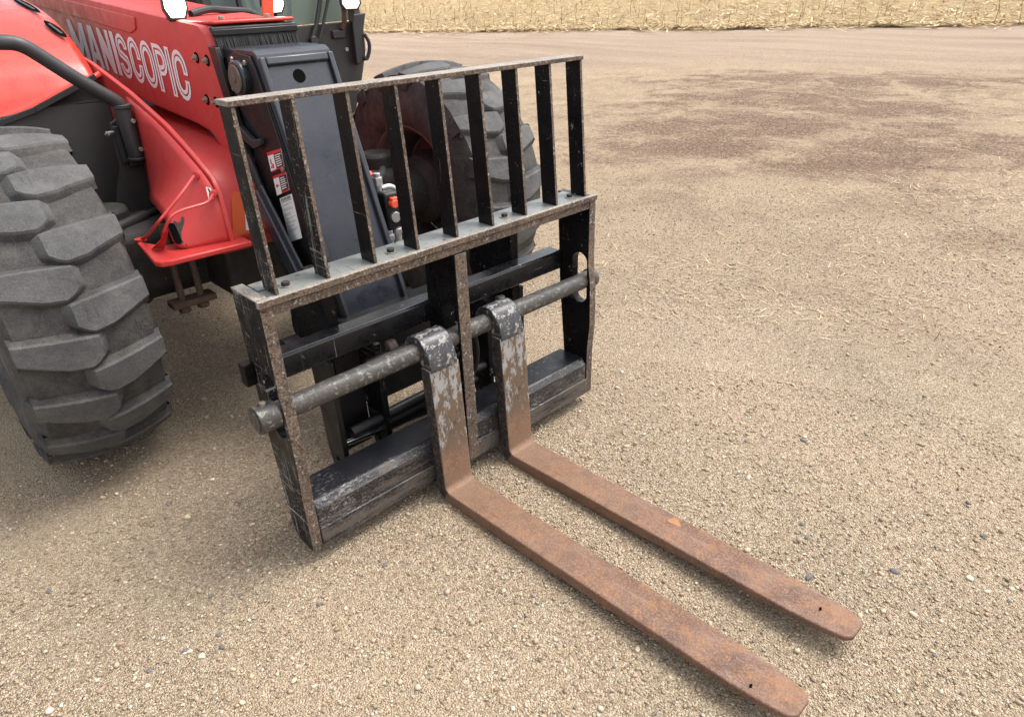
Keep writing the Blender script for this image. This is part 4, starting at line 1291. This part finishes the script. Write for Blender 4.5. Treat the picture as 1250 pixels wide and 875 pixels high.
MB().cyl((0.800, 0.585, 0.762), (0.800, 0.560, 0.762), 0.016, 12).box((0.790, 0.562, 0.752), (0.820, 0.583, 0.785)).build('coupling_cap', 'orange_cap', cb, 0.003)
MB().cyl((0.805, 0.585, 0.710), (0.805, 0.570, 0.710), 0.020, 16).build('coupling', 'zinc', cb, 0.002)
for xx, zz in ((0.785, 0.625), (0.822, 0.640)):
    MB().cyl((xx, 0.60, zz - 0.03), (xx, 0.60, zz + 0.035), 0.015, 12).cyl((xx, 0.60, zz), (xx, 0.60, zz + 0.02), 0.021, 6).build('coupling', 'zinc', cb, 0.001)
    MB().tube([(xx, 0.60, zz - 0.02), (xx + 0.01, 0.60, zz - 0.10), (xx - 0.03, 0.66, zz - 0.20), (xx - 0.06, 0.78, zz - 0.26)], 0.013, 12).build('hose', 'rubber_hose', cb)
MB().tube([(0.90, 0.95, 0.80), (1.0, 1.0, 0.74), (1.12, 1.12, 0.72), (1.25, 1.30, 0.70)], 0.018, 12).build('hose', 'rubber_hose', tel)
MB().tube([(0.90, 0.95, 0.72), (1.02, 1.02, 0.60), (1.15, 1.15, 0.60), (1.28, 1.34, 0.62)], 0.016, 12).build('hose', 'rubber_hose', tel)

# engine hood -------------------------------------------------------------
def hood_pt(u, v):
    """u 0..1 outer side to boom side, v 0..1 front lower edge to rear top"""
    x = -0.62 + 0.90 * u
    zl = 0.965 + 0.110 * min(1, u / 0.62) + 0.125 * max(0, (u - 0.62) / 0.38) ** 1.2
    yl = 1.80 + 0.05 * (1 - u)
    ys = [(0.0, 0.0), (0.015, 0.07), (0.05, 0.16), (0.12, 0.255), (0.28, 0.36), (0.58, 0.46), (1.10, 0.535), (1.90, 0.57)]
    n = len(ys) - 1
    t = v * n
    i = min(int(t), n - 1)
    k = t - i
    q = [ys[min(max(j, 0), n)] for j in (i - 1, i, i + 1, i + 2)]
    def cr(c):
        a, b, d, e = [w[c] for w in q]
        return 0.5 * (2 * b + (d - a) * k + (2 * a - 5 * b + 4 * d - e) * k * k + (3 * b - 3 * d + e - a) * k ** 3)
    dy, dz = max(0, cr(0)), max(0, cr(1))
    ztop = 1.00 + dz * 0.92
    z = max(zl, zl + (ztop + 0.02 - zl) * (1 - math.exp(-dz * 9)))
    e = max(0, (u - 0.80) / 0.20)
    z -= 0.018 * e * e * min(1, dz / 0.15)
    e0 = max(0, (0.25 - u) / 0.25)
    z -= 0.34 * e0 ** 1.6 * min(1, 0.45 + dz / 0.3)
    return (x, yl + dy, z)
NUu, NVv = 28, 42
mb = MB()
for j in range(NVv + 1):
    for i in range(NUu + 1):
        mb.v.append(hood_pt(i / NUu, j / NVv))
for j in range(NVv):
    for i in range(NUu):
        a = j * (NUu + 1) + i
        mb.f.append((a, a + 1, a + NUu + 2, a + NUu + 1))
        mb.mi.append(0)
hoodo = mb.build('engine_hood', 'hood_red', tel, smooth=60)
so = hoodo.modifiers.new('thick', 'SOLIDIFY')
so.thickness = 0.02
so.offset = -1
VENTS = ((0.935, 0.775, 0.965, 0.665), (0.945, 0.625, 0.980, 0.535))
for (u0, v0, u1, v1) in VENTS:
    mb = MB()
    n = 14
    A, B = Vector(hood_pt(u0, v0)), Vector(hood_pt(u1, v1))
    d = B - A
    up = Vector((-0.25, -0.15, 1)).normalized()
    sd_ = d.cross(up).normalized()
    up = sd_.cross(d).normalized()
    top = [A + d * (k / n) + sd_ * 0.017 * math.sin(math.pi * (k / n)) ** 0.6 for k in range(n + 1)]
    bot = [A + d * (k / n) - sd_ * 0.017 * math.sin(math.pi * (k / n)) ** 0.6 for k in range(n + 1)]
    lift = up * 0.016
    k0 = len(mb.v)
    mb.v += [tuple(p + lift) for p in top + bot]
    for k in range(n):
        mb.f.append((k, k + 1, n + 1 + k + 1, n + 1 + k))
        mb.mi.append(0)
    vo = mb.build('hood_vent', 'dark_hole', hoodo, smooth=0)
    MB().bar(A + d * 0.25 + lift * 1.15, A + d * 0.8 + lift * 1.15, 0.010, 0.003).build('vent_slat', 'grey_plastic', vo)

MB().prism([(1.98, 0.52), (1.93, 0.98), (2.05, 1.10), (2.5, 1.24), (3.6, 1.30), (3.62, 0.52)], -0.56, 0.24).build('engine_pod', 'cab_black', tel, 0.03)
# dark panels, guard rail --------------------------------------------------
pn = MB().prism([(-0.10, 0.60), (-0.10, 1.07), (0.04, 1.087), (0.2885, 1.083), (0.2885, 0.785), (0.158, 0.612)], 1.815, 1.827, axis='y').build('wheel_arch_panel', 'grey_plastic', tel, 0.003)
MB().add([(0.02, 1.813, 1.090), (0.2885, 1.813, 1.086), (0.285, 1.905, 1.128), (0.245, 1.955, 1.152)], [(0, 1, 2, 3)]).add([(0.02, 1.823, 1.090), (0.2885, 1.823, 1.086), (0.285, 1.915, 1.122), (0.245, 1.965, 1.146)], [(3, 2, 1, 0)]).build('panel_top', 'rail_grey', pn, smooth=0, recalc=False)
MB().prism([(0.105, 0.585), (0.135, 0.70), (0.165, 0.80), (0.195, 0.86), (0.205, 1.03), (0.284, 1.07), (0.284, 0.585)], 1.560, 1.572, axis='y').build('rear_panel', 'cab_black', tel, 0.003)
MB().prism([(0.205, 1.02), (0.222, 1.02), (0.222, 0.88), (0.205, 0.88)], 1.535, 1.558, axis='y').build('panel_hinge', 'rubber_hose', pn, 0.003)
MB().cyl((0.175, 1.545, 1.000), (0.225, 1.545, 1.000), 0.005, 10).cyl((0.175, 1.545, 1.000), (0.187, 1.545, 0.992), 0.009, 8).build('panel_latch', 'bolt_steel', pn, 0.001)
MB().bar((0.02, 1.806, 1.083), (0.265, 1.797, 1.182), 0.01, 0.022).bar((-0.15, 1.815, 1.038), (0.02, 1.806, 1.083), 0.01, 0.022).build('hood_seal', 'rubber_hose', hoodo, 0.002)
gr = MB().tube([(-0.585, 2.10, 1.02), (-0.60, 1.84, 1.20), (-0.60, 1.66, 1.335), (-0.30, 1.56, 1.350), (-0.074, 1.50, 1.338), (-0.015, 1.50, 1.330), (0.045, 1.50, 1.275), (0.115, 1.50, 1.208), (0.195, 1.50, 1.142), (0.232, 1.50, 1.112), (0.244, 1.50, 1.09), (0.246, 1.50, 1.06)], 0.025, 20).build('guard_rail', 'rail_grey', tel)
MB().cyl((0.246, 1.50, 1.095), (0.250, 1.50, 0.905), 0.030, 24).cyl((0.246, 1.50, 1.085), (0.246, 1.50, 1.10), 0.034, 24).build('guard_post', 'rail_grey', gr, 0.003)
MB().cyl((0.250, 1.50, 0.905), (0.250, 1.50, 0.893), 0.036, 24).build('post_foot', 'rail_grey', gr, 0.003)
MB().prism([(0.225, 0.86), (0.225, 1.08), (0.288, 1.08), (0.288, 0.86)], 1.540, 1.552, axis='y').build('post_bracket', 'rubber_hose', gr, 0.003)
for zz in (1.04, 0.935):
    MB().cyl((0.262, 1.474, zz), (0.262, 1.462, zz), 0.009, 6).build('post_bolt', 'bolt_steel', gr, 0.0006)

# cab ----------------------------------------------------------------------
cb_ = MB().prism([(0.84, 0.75), (0.84, 1.292), (1.66, 1.315), (1.700, 1.345), (1.695, 1.17), (1.650, 1.03), (1.585, 0.87), (1.52, 0.75)], 2.00, 2.04, axis='y').build('cab', 'cab_black', tel, 0.012)
MB().prism([(0.87, 1.296), (0.87, 2.05), (1.60, 2.05), (1.655, 1.319)], 2.022, 2.028, axis='y').build('windscreen', 'glass', cb_)
MB().box((0.85, 2.05, 2.04), (1.66, 3.4, 2.14)).build('cab_roof', 'cab_black', cb_, 0.03)
MB().box((0.84, 2.05, 0.75), (1.60, 2.09, 1.15)).build('cab_bulkhead', 'cab_black', cb_, 0.01)
MB().box((0.85, 3.30, 0.75), (1.66, 3.36, 1.55)).build('cab_rear_wall', 'cab_black', cb_, 0.01)
MB().box((0.85, 2.10, 0.75), (1.66, 3.28, 0.80)).build('cab_floor', 'cab_black', cb_, 0.01)
MB().box((1.10, 2.62, 0.82), (1.45, 3.00, 1.12)).box((1.10, 2.98, 1.10), (1.45, 3.10, 1.68)).build('driver_seat', 'rubber_hose', cb_, 0.04)
for p, q, w in (((0.86, 2.01, 1.28), (0.88, 2.10, 2.08), 0.05), ((1.665, 2.02, 1.32), (1.60, 2.12, 2.08), 0.05), ((1.64, 2.9, 0.8), (1.62, 2.9, 2.05), 0.05), ((0.87, 3.3, 0.8), (0.87, 3.3, 2.05), 0.05), ((1.64, 3.3, 0.8), (1.62, 3.3, 2.05), 0.05)):
    MB().bar(p, q, w, w, up=(0, 1, 0)).build('cab_pillar', 'cab_black', cb_, 0.01)
MB().bar((1.02, 1.99, 1.31), (0.99, 1.995, 1.95), 0.022, 0.022, up=(0, 1, 0)).build('screen_bar', 'rubber_hose', cb_, 0.003)
MB().tube([(1.33, 2.30, 1.27), (1.25, 2.27, 1.33), (1.20, 2.26, 1.42), (1.23, 2.27, 1.52), (1.33, 2.30, 1.56), (1.42, 2.31, 1.50), (1.45, 2.31, 1.40), (1.42, 2.31, 1.31), (1.33, 2.30, 1.27)], 0.012, 10).build('steering_wheel', 'rubber_hose', cb_)
wp = MB().tube([(1.36, 1.985, 1.235), (1.41, 1.985, 1.32), (1.47, 1.985, 1.50), (1.50, 1.985, 1.70)], 0.012, 8).tube([(1.40, 1.98, 1.23), (1.45, 1.98, 1.33), (1.54, 1.98, 1.55)], 0.008, 8).build('wiper', 'label_black', cb_)
MB().cyl((1.37, 2.00, 1.235), (1.37, 1.965, 1.235), 0.022, 16).build('wiper_boss', 'label_black', wp, 0.003)
MB().tube([(1.555, 1.99, 1.285), (1.565, 1.965, 1.33), (1.555, 1.96, 1.48)], 0.013, 8).build('grab_rail', 'brown_rust', cb_)
MB().box((1.49, 1.985, 1.235), (1.565, 1.998, 1.275)).build('cab_hinge', 'cab_black', cb_, 0.006)
MB().prism([(1.595, 1.10), (1.600, 1.345), (1.690, 1.35), (1.66, 1.26), (1.655, 1.12)], 1.955, 1.985, axis='y').build('mirror_bracket', 'rubber_hose', cb_, 0.006)
MB().tube([(1.66, 1.95, 1.25), (1.685, 1.94, 1.20), (1.66, 1.95, 1.12), (1.64, 1.955, 1.14)], 0.010, 8).build('mirror_stay', 'label_black', cb_)
MB().cyl((1.57, 2.0, 1.18), (1.57, 1.995, 1.18), 0.010, 10).build('panel_screw', 'zinc', cb_)
MB().box((0.31, 2.2, 0.45), (0.945, 5.2, 0.95)).build('main_frame', 'cab_black', tel, 0.02)

# work lamps ---------------------------------------------------------------
def lamp(c, w, h, d, tilt, rx=0.0, lit='lamp_lit'):
    c = Vector(c)
    rot = Matrix.Rotation(tilt, 3, 'Z') @ Matrix.Rotation(rx, 3, 'X')
    ax_, ay_, az_ = rot @ Vector((1, 0, 0)), rot @ Vector((0, 1, 0)), rot @ Vector((0, 0, 1))
    def octo(mb, sx, sz, y0, y1):
        q = [(-1, -0.35), (-0.62, -1), (0.62, -1), (1, -0.35), (0.94, 0.7), (0.7, 1), (-0.7, 1), (-0.94, 0.7)]
        n = len(q)
        vs = [c + ax_ * (u * sx) + az_ * (v * sz) + ay_ * y for y in (y0, y1) for u, v in q]
        return mb.add(vs, [tuple(range(n)), tuple(reversed(range(n, 2 * n)))] + [(i, (i + 1) % n, n + (i + 1) % n, n + i) for i in range(n)])
    hs_ = octo(MB(), w / 2, h / 2, -d / 2, d / 2)
    for k in range(4):
        hs_.obox(c + ay_ * (d / 2 + 0.012) + ax_ * (k - 1.5) * w * 0.22, ax_ * 0.004, ay_ * 0.012, az_ * h * 0.42)
    o = hs_.build('work_lamp', 'label_black', tel, 0.010, seg=3)
    octo(MB(), w * 0.42, h * 0.42, -d / 2 - 0.004, -d / 2 + 0.002).build('lamp_lens', lit, o, 0.003)
    MB().bar(c + az_ * -h * 0.5 + ay_ * 0.01, c - az_ * (h * 0.5 + 0.05) + ay_ * 0.03, 0.03, 0.006, up=(0, 1, 0)).build('lamp_bracket', 'label_black', o)
    return o
lamp((0.466, 1.33, 1.432), 0.085, 0.115, 0.05, R(-14), R(-6))
lamp((0.995, 1.62, 1.425), 0.100, 0.100, 0.05, R(-16), 0)
lamp((1.565, 1.90, 1.410), 0.105, 0.085, 0.05, R(-24), 0, 'lamp_dim')
MB().bar((0.905, 1.52, 1.33), (0.935, 1.52, 1.47), 0.05, 0.012, up=(0, 1, 0)).box((0.80, 1.45, 1.325), (0.93, 1.60, 1.335)).build('lamp_stay', 'orange_cap', tel, 0.003)
MB().tube([(0.53, 1.36, 1.395), (0.62, 1.40, 1.41), (0.70, 1.42, 1.40), (0.80, 1.45, 1.395), (0.88, 1.50, 1.36)], 0.013, 10).build('hose', 'rubber_hose', tel)

# ------------------------------------------------------------------ loose pebbles one can pick out
def pebble(x, y, s, mat, label, group, k):
    bm = bmesh.new()
    bmesh.ops.create_icosphere(bm, subdivisions=2, radius=1)
    rr = random.Random(k)
    a = [rr.uniform(0.7, 1.3) for _ in range(3)]
    for vtx in bm.verts:
        d = 1 + 0.14 * math.sin(3 * vtx.co.x + k) + 0.12 * math.sin(4 * vtx.co.y + 2 * k) + rr.uniform(-0.05, 0.05)
        vtx.co = Vector((vtx.co.x * a[0] * s * d, vtx.co.y * a[1] * s * d, vtx.co.z * 0.6 * s * d))
    me = bpy.data.meshes.new('pebble')
    bm.to_mesh(me)
    bm.free()
    me.materials.append(M[mat])
    o = bpy.data.objects.new('pebble', me)
    COL.objects.link(o)
    o.location = (x, y, float(gz(np.array(x), np.array(y))) + s * 0.28)
    o.rotation_euler = (0, 0, rr.uniform(0, 6))
    tag(o, label, 'pebble', group)
mat_plain('pebble_dark', (0.120, 0.115, 0.115), 0.7, scale=80, var=0.4)
mat_plain('pebble_pale', (0.45, 0.375, 0.28), 0.8, scale=80, var=0.2)
mat_plain('pebble_brown', (0.30, 0.20, 0.14), 0.8, scale=80, var=0.3)
PEB = [(-0.204, 0.628, 0.0088, 'd'), (-0.401, -0.027, 0.0087, 'd'), (-0.392, -0.036, 0.0058, 'p'), (-0.317, -0.039, 0.0069, 'd'), (-0.328, -0.084, 0.0097, 'd'), (-0.489, -0.018, 0.0066, 'd'), (-0.376, -0.074, 0.0076, 'p'), (-0.591, 0.045, 0.0083, 'p'), (-0.593, 0.009, 0.0082, 'b'), (-0.514, 0.122, 0.0088, 'b'), (-0.601, 0.469, 0.0085, 'd'), (-0.603, -0.023, 0.0045, 'p'), (-0.508, -0.062, 0.0064, 'p'), (-0.074, -0.143, 0.0072, 'd'), (-0.275, 0.107, 0.0073, 'd'), (-0.216, 0.050, 0.0052, 'd'), (-0.034, 0.444, 0.0074, 'd'), (1.577, -0.748, 0.0095, 'd'), (1.397, -0.557, 0.0068, 'd'), (1.431, -0.600, 0.0068, 'd'), (1.149, -0.947, 0.0069, 'd'), (1.104, -0.984, 0.0078, 'd'), (0.953, -1.060, 0.0104, 'd'), (1.144, -1.222, 0.0094, 'd'), (1.259, -1.380, 0.0083, 'p'), (1.020, -1.314, 0.0088, 'p'), (0.976, -1.254, 0.0079, 'p'), (0.964, -1.273, 0.0078, 'b'), (1.604, -1.278, 0.0094, 'd'), (1.471, -1.356, 0.0089, 'd'), (1.081, -1.161, 0.0052, 'd'), (1.242, -1.479, 0.0069, 'd'), (0.608, -0.299, 0.0060, 'd'), (0.342, -0.851, 0.0055, 'd'), (0.422, -0.861, 0.0075, 'p'), (1.295, -1.472, 0.0071, 'p'), (0.141, -0.151, 0.0077, 'd'), (0.481, -1.132, 0.0069, 'd'), (1.703, -0.294, 0.0093, 'p'), (0.446, 1.174, 0.0099, 'p'), (0.177, 1.276, 0.0096, 'p'), (0.124, 1.121, 0.0107, 'p'), (0.200, 1.040, 0.0107, 'p'), (0.518, -0.949, 0.0066, 'p'), (0.311, -0.996, 0.0051, 'd'), (0.921, -1.396, 0.0064, 'd')]
for k, (x, y, s, c) in enumerate(PEB):
    m, l = {'d': ('pebble_dark', 'dark grey pebble lying loose on the tan gravel'), 'p': ('pebble_pale', 'pale cream pebble lying loose on the tan gravel'), 'b': ('pebble_brown', 'reddish brown pebble lying loose on the tan gravel')}[c]
    pebble(x, y, s, m, l, {'d': 'dark loose pebbles', 'p': 'pale loose pebbles', 'b': 'brown loose pebbles'}[c], k)
